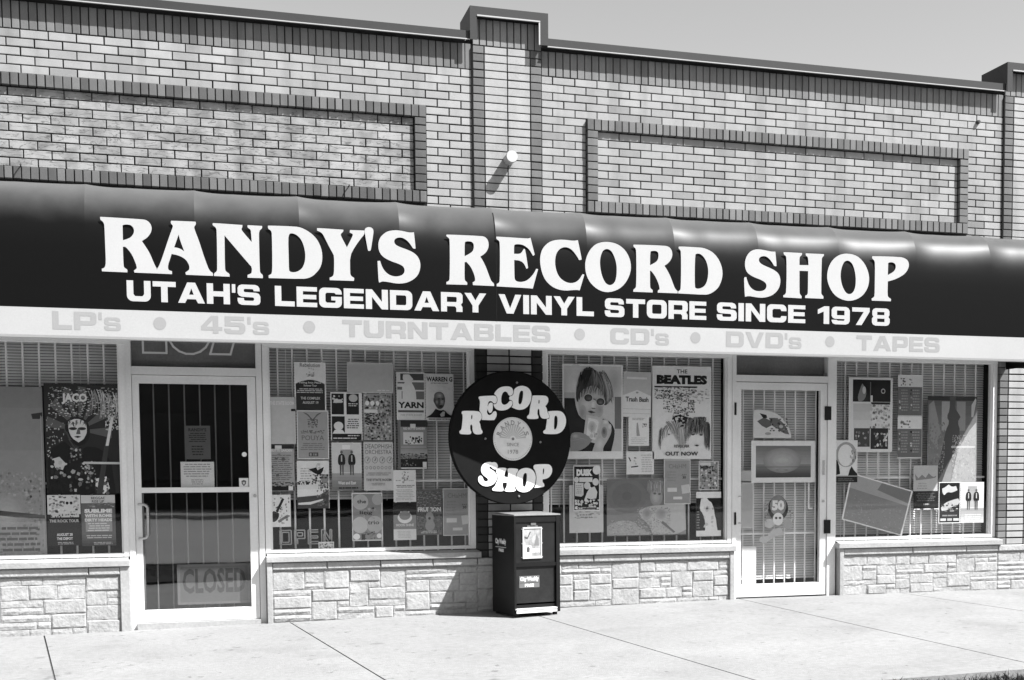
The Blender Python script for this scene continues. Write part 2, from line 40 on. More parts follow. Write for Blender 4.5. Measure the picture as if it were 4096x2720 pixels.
PT={'win1_big':(-3.921,0.571,-3.488,1.916),'jazz':(-3.475,1.061,-2.913,1.942),'skullguy':(-3.475,0.647,-3.229,1.055),'reggae':(-3.224,0.641,-2.967,1.052),'d_dark':(-2.416,1.339,-2.214,1.614),'d_white':(-2.454,1.11,-2.19,1.318),'shield':(-1.994,1.103,-1.918,1.182),'dot':(-1.967,1.357,-1.927,1.398),'closed':(-2.503,0.134,-1.915,0.47),'rebel':(-1.528,1.75,-1.268,2.152),'state':(-1.788,1.465,-1.523,1.858),'redb':(-1.792,1.071,-1.543,1.465),'pouya':(-1.515,1.337,-1.252,1.748),'rabbit':(-1.521,0.921,-1.255,1.325),'four':(-1.232,1.496,-0.968,1.905),'twomen':(-1.231,1.071,-0.979,1.479),'greyh':(-1.091,1.901,-0.701,2.158),'collage':(-0.959,1.488,-0.714,1.896),'deadp':(-0.962,1.068,-0.71,1.484),'yarn':(-0.673,1.676,-0.427,2.084),'warren':(-0.422,1.667,-0.175,2.075),'redb2':(-0.666,1.254,-0.41,1.674),'flyer':(-0.71,0.967,-0.515,1.243),'guitar':(-1.777,0.769,-1.578,1.04),'ling':(-1.068,0.637,-0.808,1.05),'moon':(-0.714,0.637,-0.517,0.962),'fruit':(-0.514,0.677,-0.288,1.069),'charm':(-0.281,0.667,-0.03,1.08),'stick':(-1.354,0.557,-1.224,0.636),'openn':(-1.669,0.618,-1.221,0.737),'portrait':(0.809,1.337,1.38,2.185),'trash':(1.38,1.716,1.65,2.126),'fly2':(1.432,1.455,1.63,1.716),'beat':(1.664,1.334,2.243,2.184),'note':(1.412,1.195,1.678,1.403),'charm2':(1.778,0.917,2.037,1.329),'ment':(2.119,1.045,2.317,1.315),'corn':(2.094,0.614,2.343,1.029),'dusk':(0.905,0.864,1.155,1.277),'lightp':(0.869,0.669,1.19,1.099),'bob':(1.224,0.631,1.995,1.154),'cat':(2.668,1.53,3.065,1.8),'sunset':(2.649,1.11,3.314,1.504),'emblem':(2.766,0.669,3.088,1.034),'emtail':(2.692,0.564,2.972,0.671),'sh1':(2.55,1.127,2.649,1.225),'sh2':(2.551,0.682,2.673,1.112),'sh3':(2.558,0.157,2.704,0.512),'phot':(3.666,1.398,4.141,2.114),'two':(4.198,1.335,4.464,2.148),'sirens':(3.518,1.107,3.762,1.511),'singer':(4.534,1.102,5.095,1.946),'fly3':(4.378,1.015,4.649,1.266),'dark3':(4.38,0.841,4.658,1.015),'darkp':(4.664,0.693,4.908,1.102),'twomen2':(4.914,0.694,5.178,1.1)}
W_PT={'stub':(4.987,4.586),'hook1':(-3.575,3.607),'hook2':(-1.066,3.597)}

# ------------------------------------------------------------------ materials
MATS = {}
def mat(name, v, rough=.7, n1=(0, 1), n2=(0, 1), bump=(0, 1), spec=.3, metal=0, coat=0, stretch=None):
    """grey paint/mineral; n1, n2 = (amount, scale) of tone noise, bump = (strength, scale)"""
    if name in MATS: return MATS[name]
    m = bpy.data.materials.new(name); m.use_nodes = True; t = m.node_tree; b = t.nodes['Principled BSDF']
    b.inputs['Roughness'].default_value = rough; b.inputs['Specular IOR Level'].default_value = spec
    b.inputs['Metallic'].default_value = metal; b.inputs['Coat Weight'].default_value = coat
    m.diffuse_color = (v, v, v, 1)
    tc = t.nodes.new('ShaderNodeTexCoord'); vec = tc.outputs['Object']
    geo = t.nodes.new('ShaderNodeNewGeometry'); vec = geo.outputs['Position']
    if stretch:
        mp = t.nodes.new('ShaderNodeMapping'); mp.inputs['Scale'].default_value = stretch
        t.links.new(vec, mp.inputs['Vector']); vec = mp.outputs[0]
    val = t.nodes.new('ShaderNodeValue'); val.outputs[0].default_value = v; cur = val.outputs[0]
    for am, s in (n1, n2):
        if am:
            n = t.nodes.new('ShaderNodeTexNoise'); n.inputs['Scale'].default_value = s; n.inputs['Detail'].default_value = 5
            t.links.new(vec, n.inputs['Vector'])
            mr = t.nodes.new('ShaderNodeMapRange'); mr.inputs[1].default_value = .3; mr.inputs[2].default_value = .7
            mr.inputs[3].default_value = 1-am; mr.inputs[4].default_value = 1+am
            t.links.new(n.outputs[0], mr.inputs[0])
            mu = t.nodes.new('ShaderNodeMath'); mu.operation = 'MULTIPLY'
            t.links.new(cur, mu.inputs[0]); t.links.new(mr.outputs[0], mu.inputs[1]); cur = mu.outputs[0]
    t.links.new(cur, b.inputs['Base Color'])
    if bump[0]:
        n = t.nodes.new('ShaderNodeTexNoise'); n.inputs['Scale'].default_value = bump[1]; n.inputs['Detail'].default_value = 6
        t.links.new(vec, n.inputs['Vector'])
        bp = t.nodes.new('ShaderNodeBump'); bp.inputs['Strength'].default_value = bump[0]; bp.inputs['Distance'].default_value = .01
        t.links.new(n.outputs[0], bp.inputs['Height']); t.links.new(bp.outputs[0], b.inputs['Normal'])
    MATS[name] = m; return m

def brick_mat(name, v, scratch=0):
    """fired brick: tone from the face attribute 'tone', soft mottling, optional wire-cut scratches and soot"""
    m = bpy.data.materials.new(name); m.use_nodes = True; t = m.node_tree; b = t.nodes['Principled BSDF']; MATS[name] = m
    b.inputs['Roughness'].default_value = .75; b.inputs['Specular IOR Level'].default_value = .25
    at = t.nodes.new('ShaderNodeAttribute'); at.attribute_name = 'tone'
    geo = t.nodes.new('ShaderNodeNewGeometry'); oi = t.nodes.new('ShaderNodeObjectInfo')
    def mul(a, c):
        x = t.nodes.new('ShaderNodeMath'); x.operation = 'MULTIPLY'; t.links.new(a, x.inputs[0])
        if isinstance(c, float): x.inputs[1].default_value = c
        else: t.links.new(c, x.inputs[1])
        return x.outputs[0]
    def noise(scale, vec=None, det=4, lo=.85, hi=1.12, a=.3, c=.7, dist=0):
        n = t.nodes.new('ShaderNodeTexNoise'); n.inputs['Scale'].default_value = scale; n.inputs['Detail'].default_value = det
        n.inputs['Distortion'].default_value = dist
        t.links.new(vec or geo.outputs['Position'], n.inputs['Vector'])
        r = t.nodes.new('ShaderNodeMapRange'); r.inputs[1].default_value = a; r.inputs[2].default_value = c
        r.inputs[3].default_value = lo; r.inputs[4].default_value = hi; t.links.new(n.outputs[0], r.inputs[0]); return r.outputs[0]
    cur = mul(at.outputs['Fac'], v*.74)
    cur = mul(cur, noise(9.0, lo=.92, hi=1.06)); cur = mul(cur, noise(160.0, lo=.88, hi=1.1)); cur = mul(cur, noise(.8, lo=.90, hi=1.05))
    ms = t.nodes.new('ShaderNodeMapping'); ms.inputs['Scale'].default_value = (5, 1, .45); t.links.new(geo.outputs['Position'], ms.inputs['Vector'])
    cur = mul(cur, noise(1.0, vec=ms.outputs[0], lo=.82, hi=1.03, a=.34, c=.5))
    if scratch:
        mp = t.nodes.new('ShaderNodeMapping'); mp.inputs['Scale'].default_value = (5.5, 1, 26)
        t.links.new(geo.outputs['Position'], mp.inputs['Vector'])
        n = t.nodes.new('ShaderNodeTexNoise'); n.inputs['Scale'].default_value = 1.0; n.inputs['Detail'].default_value = 3; n.inputs['Distortion'].default_value = .6
        t.links.new(mp.outputs[0], n.inputs['Vector'])
        cr = t.nodes.new('ShaderNodeValToRGB'); e = cr.color_ramp.elements
        e[0].position = .485; e[0].color = (1, 1, 1, 1); e[1].position = .53; e[1].color = (1, 1, 1, 1)
        k = e.new(.503); k.color = (.42, .42, .42, 1); k = e.new(.512); k.color = (.55, .55, .55, 1)
        t.links.new(n.outputs[0], cr.inputs[0]); cur = mul(cur, cr.outputs[0])
        cur = mul(cur, noise(7.0, lo=.72, hi=1.06, a=.38, c=.55, det=8))
    t.links.new(cur, b.inputs['Base Color'])
    n = t.nodes.new('ShaderNodeTexNoise'); n.inputs['Scale'].default_value = 220; t.links.new(geo.outputs['Position'], n.inputs['Vector'])
    bp = t.nodes.new('ShaderNodeBump'); bp.inputs['Strength'].default_value = .25; bp.inputs['Distance'].default_value = .003
    t.links.new(n.outputs[0], bp.inputs['Height']); t.links.new(bp.outputs[0], b.inputs['Normal'])
    return m

def glass_mat(name, boost=1.0, tint=.98):
    m = bpy.data.materials.new(name); m.use_nodes = True; t = m.node_tree; t.nodes.clear(); MATS[name] = m
    out = t.nodes.new('ShaderNodeOutputMaterial'); mx = t.nodes.new('ShaderNodeMixShader')
    tr = t.nodes.new('ShaderNodeBsdfTransparent'); tr.inputs[0].default_value = (tint, tint, tint, 1)
    gl = t.nodes.new('ShaderNodeBsdfGlossy'); gl.inputs['Roughness'].default_value = .02; gl.inputs[0].default_value = (1, 1, 1, 1)
    lw = t.nodes.new('ShaderNodeLayerWeight'); lw.inputs['Blend'].default_value = .5
    pw = t.nodes.new('ShaderNodeMath'); pw.operation = 'POWER'; pw.inputs[1].default_value = 5; t.links.new(lw.outputs['Facing'], pw.inputs[0])
    fr = t.nodes.new('ShaderNodeMath'); fr.operation = 'MULTIPLY_ADD'; fr.inputs[1].default_value = .96; fr.inputs[2].default_value = .04; t.links.new(pw.outputs[0], fr.inputs[0])
    mu = t.nodes.new('ShaderNodeMath'); mu.operation = 'MULTIPLY'; mu.use_clamp = True; mu.inputs[1].default_value = boost
    n = t.nodes.new('ShaderNodeTexNoise'); n.inputs['Scale'].default_value = 1.3; geo = t.nodes.new('ShaderNodeNewGeometry')
    t.links.new(geo.outputs['Position'], n.inputs['Vector'])
    bp = t.nodes.new('ShaderNodeBump'); bp.inputs['Strength'].default_value = .035; bp.inputs['Distance'].default_value = .02
    t.links.new(n.outputs[0], bp.inputs['Height']); t.links.new(bp.outputs[0], gl.inputs['Normal'])
    t.links.new(fr.outputs[0], mu.inputs[0]); t.links.new(mu.outputs[0], mx.inputs[0])
    t.links.new(tr.outputs[0], mx.inputs[1]); t.links.new(gl.outputs[0], mx.inputs[2]); t.links.new(mx.outputs[0], out.inputs[0])
    return m

brick_light = brick_mat('buff_brick', 1.0)
brick_scr = brick_mat('wire_cut_brick', .90, scratch=1)
mortar = mat('dark_mortar', .022, .95, (.3, 12), (.2, 90), (.5, 150))
stone_m = mat('painted_stone', .34, .75, (.12, 5), (.12, 45), (.7, 38), .2)
stone_j = mat('painted_stone_joint', .30, .9, (.2, 8), (.15, 80), (.5, 90), .2)
sill_m = mat('painted_sill', .33, .6, (.12, 3), (.10, 40), (.3, 60), .3)
alu = mat('aluminium_frame', .70, .5, (.05, 4), (.04, 60), (.05, 80), .4)
alu_w = mat('white_painted_frame', .75, .55, (.05, 4), (.04, 60), (.05, 80), .35)
alu_d = mat('dark_frame', .10, .55, (.2, 6), (.1, 60), (0, 1), .35)
coping_m = mat('dark_metal_coping', .028, .6, (.08, 3), (.08, 70), (.05, 100), .3)
lip_m = mat('bare_metal_lip', .36, .45, (.05, 5), (0, 1), (0, 1), .5)
black_m = mat('gloss_black', .005, .5, (.2, 10), (0, 1), (0, 1), .25)
matte_black = mat('matte_black', .006, .8, (.2, 10), (0, 1), (0, 1), .12)
steel_m = mat('dull_steel', .45, .35, (.1, 10), (.1, 90), (0, 1), .5, .6)
slat_m = mat('blind_slat', .82, .6, (.08, 3), (0, 1), (0, 1), .3)
bar_m = mat('painted_bar', .80, .5, (.05, 6), (0, 1), (0, 1), .3)
conc = mat('sidewalk_concrete', .25, .85, (.10, .9), (.10, 26), (.4, 90), .15)
def specks(m, dark=.72):
    """trodden gum, grit and old stains on the concrete"""
    t = m.node_tree; b = t.nodes['Principled BSDF']; src = b.inputs['Base Color'].links[0].from_socket; geo = t.nodes.new('ShaderNodeNewGeometry'); cur = src
    for sc_, a, c, lo in ((4.2, .66, .72, dark), (11.0, .665, .71, .6), (1.6, .56, .72, .86), (.5, .45, .7, .9)):
        n = t.nodes.new('ShaderNodeTexNoise'); n.inputs['Scale'].default_value = sc_; n.inputs['Detail'].default_value = 3; n.inputs['Roughness'].default_value = .6
        t.links.new(geo.outputs['Position'], n.inputs['Vector']); mr = t.nodes.new('ShaderNodeMapRange'); mr.inputs[1].default_value = a; mr.inputs[2].default_value = c; mr.inputs[3].default_value = 1; mr.inputs[4].default_value = lo
        t.links.new(n.outputs[0], mr.inputs[0]); mu = t.nodes.new('ShaderNodeMath'); mu.operation = 'MULTIPLY'; t.links.new(cur, mu.inputs[0]); t.links.new(mr.outputs[0], mu.inputs[1]); cur = mu.outputs[0]
    t.links.new(cur, b.inputs['Base Color'])
specks(conc)
conc_j = mat('sidewalk_joint', .10, .95, (.2, 12), (.2, 90), (0, 1), .1)
asph = mat('asphalt', .25, .9, (.1, .5), (.15, 80), (.3, 200), .2)
kerb_m = mat('kerb_concrete', .26, .85, (.1, 3), (.1, 60), (.3, 90), .2)
soil = mat('grass_soil', .035, .95, (.3, 3), (.3, 40), (.5, 60), .1)
grass_m = mat('grass_blade', .05, .6, (.3, 5), (0, 1), (0, 1), .2)
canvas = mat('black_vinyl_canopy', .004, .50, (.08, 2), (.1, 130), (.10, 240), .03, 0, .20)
def top_sheen(m, z0, z1, v0, v1):
    """sun and sky sheen on the rounded top, painted as paler colour by height"""
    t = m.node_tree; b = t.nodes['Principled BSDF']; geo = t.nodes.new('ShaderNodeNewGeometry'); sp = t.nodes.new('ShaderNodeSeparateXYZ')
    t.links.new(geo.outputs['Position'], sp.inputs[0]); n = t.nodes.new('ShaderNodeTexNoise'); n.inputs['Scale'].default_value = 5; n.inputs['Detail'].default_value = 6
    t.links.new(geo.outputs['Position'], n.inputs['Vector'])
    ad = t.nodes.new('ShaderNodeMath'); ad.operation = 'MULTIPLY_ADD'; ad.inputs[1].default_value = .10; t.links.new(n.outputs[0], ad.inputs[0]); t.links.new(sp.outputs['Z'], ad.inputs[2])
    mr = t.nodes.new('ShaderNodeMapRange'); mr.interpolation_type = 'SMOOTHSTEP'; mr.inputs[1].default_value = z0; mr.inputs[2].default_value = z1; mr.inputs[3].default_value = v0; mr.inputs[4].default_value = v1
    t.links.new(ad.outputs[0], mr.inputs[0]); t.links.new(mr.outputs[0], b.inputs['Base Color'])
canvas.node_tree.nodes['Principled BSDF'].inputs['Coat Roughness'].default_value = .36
top_sheen(canvas, 3.08, 3.48, .003, .10)  # canopy top painted paler where sun and sky would light it
canvas_w = mat('white_vinyl_valance', .36, .5, (.03, 2), (.04, 120), (.05, 260), .3)
print_w = mat('white_vinyl_lettering', .40, .5, (.02, 3), (.03, 120), (0, 1), .3)
print_g = mat('grey_vinyl_lettering', .265, .5, (.02, 3), (.03, 120), (0, 1), .3)
seam_m = mat('canopy_seam', .02, .5)
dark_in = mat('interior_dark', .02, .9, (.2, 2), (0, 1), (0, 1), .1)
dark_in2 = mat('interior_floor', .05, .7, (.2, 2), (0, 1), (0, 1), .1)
far_brick = mat('far_dark_brick', .06, .85, (.15, .4), (.1, 8), (0, 1), .2)
far_glass = mat('far_window', .03, .2, (.1, 1), (0, 1), (0, 1), .5)
far_trim = mat('far_trim', .2, .7)
glass = glass_mat('window_glass', .55); door_glass = glass_mat('door_glass', 2.0)
GREYS = {}
def grey(v, paper=True):
    k = max(0, min(40, round(v*40)))
    if k not in GREYS:
        lin = max(.006, min(.80, (k/40)**2.0*.84))
        GREYS[k] = mat('print_grey_%02d' % k, lin, .45, (.04, 25), (.06, 400), (0, 1), .3)
    return GREYS[k]

# ------------------------------------------------------------------ mesh helpers
def mesh_obj(name, verts, faces, m, parent=None, loc=(0, 0, 0), smooth=False, mats=None, fm=None, tone=None):
    me = bpy.data.meshes.new(name); me.from_pydata([tuple(v) for v in verts], [], faces)
    for mm in (mats or [m]): me.materials.append(mm)
    if fm: me.polygons.foreach_set('material_index', fm)
    if smooth: me.polygons.foreach_set('use_smooth', [True]*len(me.polygons))
    if tone is not None:
        a = me.attributes.new('tone', 'FLOAT', 'FACE'); a.data.foreach_set('value', tone)
    me.update()
    o = bpy.data.objects.new(name, me); col.objects.link(o); o.location = loc
    if parent: o.parent = parent
    return o

BF = [(0, 1, 2, 3), (7, 6, 5, 4), (0, 4, 5, 1), (1, 5, 6, 2), (2, 6, 7, 3), (3, 7, 4, 0)]
class MB:
    """collects boxes, tubes and sheets into one mesh"""
    def __init__(s): s.v = []; s.f = []; s.m = []; s.t = []
    def add(s, vs, fs, mi=0, tone=1.0):
        n = len(s.v); s.v += [tuple(v) for v in vs]; s.f += [tuple(i+n for i in f) for f in fs]; s.m += [mi]*len(fs); s.t += [tone]*len(fs); return s
    def box(s, x0, x1, y0, y1, z0, z1, mi=0, tone=1.0, b=0):
        if b:   # small chamfer on the front (y0) edges
            vs = [(x0, y0+b, z0), (x1, y0+b, z0), (x1, y0+b, z1), (x0, y0+b, z1),
                  (x0+b, y0, z0+b), (x1-b, y0, z0+b), (x1-b, y0, z1-b), (x0+b, y0, z1-b),
                  (x0, y1, z0), (x1, y1, z0), (x1, y1, z1), (x0, y1, z1)]
            fs = [(4, 5, 6, 7), (0, 1, 5, 4), (1, 2, 6, 5), (2, 3, 7, 6), (3, 0, 4, 7), (8, 9, 1, 0), (9, 10, 2, 1), (10, 11, 3, 2), (11, 8, 0, 3), (11, 10, 9, 8)]
            return s.add(vs, fs, mi, tone)
        vs = [(x0, y0, z0), (x1, y0, z0), (x1, y0, z1), (x0, y0, z1), (x0, y1, z0), (x1, y1, z0), (x1, y1, z1), (x0, y1, z1)]
        return s.add(vs, BF, mi, tone)
    def tube(s, p, q, r, n=10, mi=0, r2=None, cap=True):
        p, q = Vector(p), Vector(q); d = (q-p).normalized(); a = d.orthogonal().normalized(); b = d.cross(a); r2 = r if r2 is None else r2
        vs = []; 
        for c, rr in ((p, r), (q, r2)):
            for i in range(n):
                t = 2*math.pi*i/n; vs.append(c + (a*math.cos(t)+b*math.sin(t))*rr)
        fs = [(i, (i+1) % n, n+(i+1) % n, n+i) for i in range(n)]
        if cap: fs += [tuple(range(n-1, -1, -1)), tuple(range(n, 2*n))]
        return s.add(vs, fs, mi)
    def path(s, pts, r, n=8, mi=0):
        for a, b in zip(pts, pts[1:]): s.tube(a, b, r, n, mi)
        return s
    def build(s, name, m, parent=None, mats=None, smooth=False, tone=False):
        return mesh_obj(name, s.v, s.f, m, parent, smooth=smooth, mats=mats, fm=s.m if mats else None, tone=s.t if tone else None)

def empty(name, loc=(0, 0, 0), parent=None, rz=0):
    o = bpy.data.objects.new(name, None); col.objects.link(o); o.location = loc; o.rotation_euler = (0, 0, rz); o.empty_display_size = .1
    if parent: o.parent = parent
    return o
def tag(o, label, cat, group=None, kind=None):
    o['label'] = label
    if cat: o['category'] = cat
    if group: o['group'] = group
    if kind: o['kind'] = kind
    return o

def poly2d(outer, holes=()):
    """triangulate an outline with holes -> verts2d, tris"""
    loops = [outer]+[h for h in holes if h]
    pts = [p for l in loops for p in l]
    tris = tessellate_polygon([[Vector((x, y, 0)) for x, y in l] for l in loops])
    return pts, [tuple(t) for t in tris], loops
def area2(pts): return sum(a[0]*b[1]-b[0]*a[1] for a, b in zip(pts, pts[1:]+pts[:1]))
def extrude2d(mb, outer, holes, y, depth, mi=0, P=None, sides=True):
    """outline in (x, z) facing -y, with its side walls running back to y+depth"""
    P = P or (lambda x, yy, z: (x, yy, z))
    pts, tris, loops = poly2d(outer, holes)
    fs = []
    for a, b, c in tris:
        A = (pts[b][0]-pts[a][0])*(pts[c][1]-pts[a][1])-(pts[c][0]-pts[a][0])*(pts[b][1]-pts[a][1])
        fs.append((a, b, c) if A > 0 else (a, c, b))
    mb.add([P(x, y, z) for x, z in pts], fs, mi)
    if sides:
        for l in loops:
            n = len(l); vs = [P(x, y, z) for x, z in l]+[P(x, y+depth, z) for x, z in l]
            mb.add(vs, [(i, (i+1) % n, n+(i+1) % n, n+i) for i in range(n)], mi)
def smooth_loop(pts, it=1):
    """one corner-cutting pass that keeps sharp turns"""
    for _ in range(it):
        out = []; n = len(pts)
        for i in range(n):
            a, b, c = Vector(pts[i-1]), Vector(pts[i]), Vector(pts[(i+1) % n])
            if (b-a).length < 1e-6 or (c-b).length < 1e-6: out.append(tuple(b)); continue
            cosv = (b-a).normalized().dot((c-b).normalized())
            if cosv > .45:
                out += [tuple(b+(a-b)*.25), tuple(b+(c-b)*.25)]
            else: out.append(tuple(b))
        pts = out
    return pts
def inset(pts, d):
    s = 1 if area2(pts) > 0 else -1; out = []; n = len(pts)
    for i in range(n):
        a, b, c = Vector(pts[i-1]), Vector(pts[i]), Vector(pts[(i+1) % n])
        t = ((b-a).normalized()+(c-b).normalized())
        if t.length < .2: out.append(tuple(b)); continue
        t.normalize(); out.append((b.x-t.y*d*s, b.y+t.x*d*s))
    return out

# ---- wide sans glyphs (cap height 1): list of (outer, holes), advance width
def rr(x0, y0, x1, y1, r, n=5, corners=(1, 1, 1, 1)):
    pts = []
    for k, (cx, cy, a0) in enumerate(((x1-r, y0+r, -90), (x1-r, y1-r, 0), (x0+r, y1-r, 90), (x0+r, y0+r, 180))):
        if corners[k]:
            for i in range(n+1):
                a = math.radians(a0+90*i/n); pts.append((cx+r*math.cos(a), cy+r*math.sin(a)))
        else: pts.append(((x1, y0), (x1, y1), (x0, y1), (x0, y0))[k])
    return pts
S_, T_ = .31, .25     # stem, bar
def gl(ch):
    W = 1.12
    r, ri = .24, .09
    if ch == 'I': return [(rr(0, 0, S_, 1, .01, 1), [])], S_
    if ch == 'L': return [([(0, 0), (.95, 0), (.95, T_), (S_, T_), (S_, 1), (0, 1)], [])], .95
    if ch == 'T': return [([(.39, 0), (.39+S_, 0), (.39+S_, 1-T_), (1.09, 1-T_), (1.09, 1), (0, 1), (0, 1-T_), (.39, 1-T_)], [])], 1.09
    if ch == 'H': return [([(0, 0), (S_, 0), (S_, .37), (W-S_, .37), (W-S_, 0), (W, 0), (W, 1), (W-S_, 1), (W-S_, .62), (S_, .62), (S_, 1), (0, 1)], [])], W
    if ch == 'E':
        return [([(0, 0), (1.0, 0), (1.0, .22), (S_, .22), (S_, .39), (.96, .39), (.96, .61), (S_, .61), (S_, .78), (1.0, .78), (1.0, 1), (0, 1)], [])], 1.0
    if ch == 'N': return [([(0, 0), (S_, 0), (S_, .62), (.80, 0), (W, 0), (W, 1), (W-S_, 1), (W-S_, .38), (.32, 1), (0, 1)], [])], W
    if ch == 'V': return [([(.42, 0), (.78, 0), (1.2, 1), (.88, 1), (.6, .28), (.32, 1), (0, 1)], [])], 1.2
    if ch == 'Y': return [([(.42, 0), (.73, 0), (.73, .36), (1.15, 1), (.80, 1), (.575, .62), (.35, 1), (0, 1), (.42, .36)], [])], 1.15
    if ch == 'A': return [([(0, 0), (.33, 0), (.43, .19), (.85, .19), (.95, 0), (1.28, 0), (.83, 1), (.45, 1)], [[(.53, .41), (.64, .72), (.75, .41)]])], 1.28
    if ch == 'O' or ch == '0': return [(rr(0, 0, 1.16, 1, .28), [rr(S_, T_, 1.16-S_, 1-T_, .08)])], 1.16
    if ch == 'D': return [(rr(0, 0, 1.14, 1, .28, corners=(1, 1, 0, 0)), [rr(S_, T_, 1.14-S_, 1-T_, .09, corners=(1, 1, 0, 0))])], 1.14
    if ch == 'U':
        o = [(0, 1)]+rr(0, 0, W, 1, .28)[-6:]+rr(0, 0, W, 1, .28)[:6]+[(W, 1), (W-S_, 1)]+[(W-S_, T_+.1), (W-S_-.08, T_), (S_+.08, T_), (S_, T_+.1), (S_, 1)]
        return [(o, [])], W
    if ch == 'C':
        o = rr(0, 0, W, 1, .26)
        a = [(W, .36), (W-S_, .36), (W-S_, T_+.05), (W-S_-.06, T_), (S_+.07, T_), (S_, T_+.07), (S_, 1-T_-.07), (S_+.07, 1-T_), (W-S_-.06, 1-T_), (W-S_, 1-T_-.05), (W-S_, .64), (W, .64)]
        bot = o[0:6]; top = o[6:12]; tl = o[12:18]; bl = o[18:24]
        return [(top+tl+bl+bot+a, [])], W
    if ch == 'G':
        o = rr(0, 0, W, 1, .26); bot = o[0:6]; top = o[6:12]; tl = o[12:18]; bl = o[18:24]
        a = [(W, .56), (.60, .56), (.60, .37), (W-S_, .37), (W-S_, T_+.03), (W-S_-.03, T_), (S_+.07, T_), (S_, T_+.07), (S_, 1-T_-.07), (S_+.07, 1-T_), (W-S_-.06, 1-T_), (W-S_, 1-T_-.04), (W-S_, .68), (W, .68)]
        return [(top+tl+bl+bot+a, [])], W
    if ch in 'RPB':
        if ch == 'P':
            return [([(0, 0), (S_, 0), (S_, .27), (.86, .27), (1.02, .31), (1.10, .42), (1.1, .85), (1.03, .96), (.88, 1), (0, 1)], [[(S_, .50), (S_, .77), (.76, .77), (.8, .73), (.8, .54), (.76, .5)]])], 1.1
        if ch == 'R':
            return [([(0, 0), (S_, 0), (S_, .28), (.72, .28), (.80, .2), (.80, 0), (W, 0), (W, .24), (1.04, .38), (1.13, .5), (1.13, .86), (1.05, .97), (.92, 1), (0, 1)], [[(S_, .50), (S_, .77), (.78, .77), (.82, .73), (.82, .54), (.78, .5)]])], 1.13
        return [([(0, 0), (.92, 0), (1.06, .04), (1.14, .14), (1.14, .38), (1.06, .50), (1.12, .62), (1.12, .86), (1.04, .97), (.9, 1), (0, 1)],
                 [[(S_, .21), (S_, .41), (.80, .41), (.84, .37), (.84, .25), (.8, .21)], [(S_, .60), (S_, .79), (.78, .79), (.82, .75), (.82, .64), (.78, .6)]])], 1.14
    if ch in 'Ss':
        o = [(0, .34), (0, .2), (.06, .06), (.2, 0), (.92, 0), (1.06, .05), (1.12, .17), (1.12, .43), (1.05, .56), (.92, .61), (.36, .63), (.31, .67), (.31, .75), (.36, .79), (.74, .79), (.79, .75), (.79, .69), (1.09, .69),
             (1.08, .84), (1.01, .95), (.87, 1), (.22, 1), (.08, .95), (.01, .83), (.01, .57), (.08, .45), (.22, .40), (.76, .38), (.81, .34), (.81, .26), (.76, .21), (.36, .21), (.31, .26), (.31, .34)]
        if ch == 's': return [([(x*.74, y*.74) for x, y in o], [])], .83
        return [(o, [])], 1.12
    if ch == "'": return [([(0, .58), (.17, .58), (.17, 1), (0, 1)], [])], .17
    if ch == '1': return [([(.34, 0), (.66, 0), (.66, 1), (.38, 1), (0, .80), (0, .55), (.34, .70)], [])], .66
    if ch == '7': return [([(.22, 0), (.56, 0), (1.03, .78), (1.03, 1), (0, 1), (0, .76), (.68, .76)], [])], 1.03
    if ch == '8': return [([(.2, 0), (.85, 0), (.99, .06), (1.06, .18), (1.06, .40), (.98, .51), (1.04, .62), (1.04, .84), (.97, .95), (.84, 1), (.22, 1), (.09, .95), (.02, .84), (.02, .62), (.08, .51), (0, .4), (0, .18), (.06, .06)],
                         [[(S_, .21), (S_, .41), (.75, .41), (.75, .21)], [(S_, .61), (S_, .79), (.74, .79), (.74, .61)]])], 1.06
    if ch == '9': return [([(.2, 0), (.82, 0), (.98, .06), (1.06, .2), (1.06, .8), (.98, .94), (.84, 1), (.2, 1), (.07, .94), (0, .82), (0, .48), (.07, .36), (.2, .31), (.75, .31), (.75, .25), (.71, .21), (.35, .21), (.31, .25), (0, .25), (.0, .2), (.06, .06)],
                         [[(S_, .52), (S_, .79), (.75, .79), (.75, .52)]])], 1.06
    if ch == '4': return [([(.58, 0), (.86, 0), (.86, .17), (1.05, .17), (1.05, .38), (.86, .38), (.86, 1), (.5, 1), (0, .40), (0, .17), (.58, .17)], [[(.28, .38), (.58, .76), (.58, .38)]])], 1.05
    if ch == '5': return [([(0, .3), (0, .2), (.06, .06), (.2, 0), (.84, 0), (.98, .06), (1.06, .2), (1.06, .46), (.98, .6), (.84, .66), (.32, .66), (.32, .76), (1.0, .76), (1.0, 1), (.03, 1), (.03, .43), (.70, .43), (.75, .39), (.75, .26), (.70, .22), (.36, .22), (.31, .26), (.31, .3)], [])], 1.06
    return [], .5
def wide_text(mb, text, x0, x1, z0, h, y, mi=0, P=None, gap=.09, sides=False, depth=.001):
    tot = sum(gl(c)[1] for c in text)+gap*(len(text)-1); k = (x1-x0)/tot; x = x0
    for c in text:
        shp, wd = gl(c)
        for o, hs in shp:
            o2 = [(x+px*k, z0+pz*h) for px, pz in o]; h2 = [[(x+px*k, z0+pz*h) for px, pz in hh] for hh in hs]
            extrude2d(mb, o2, h2, y, depth, mi, P, sides)
        x += (wd+gap)*k

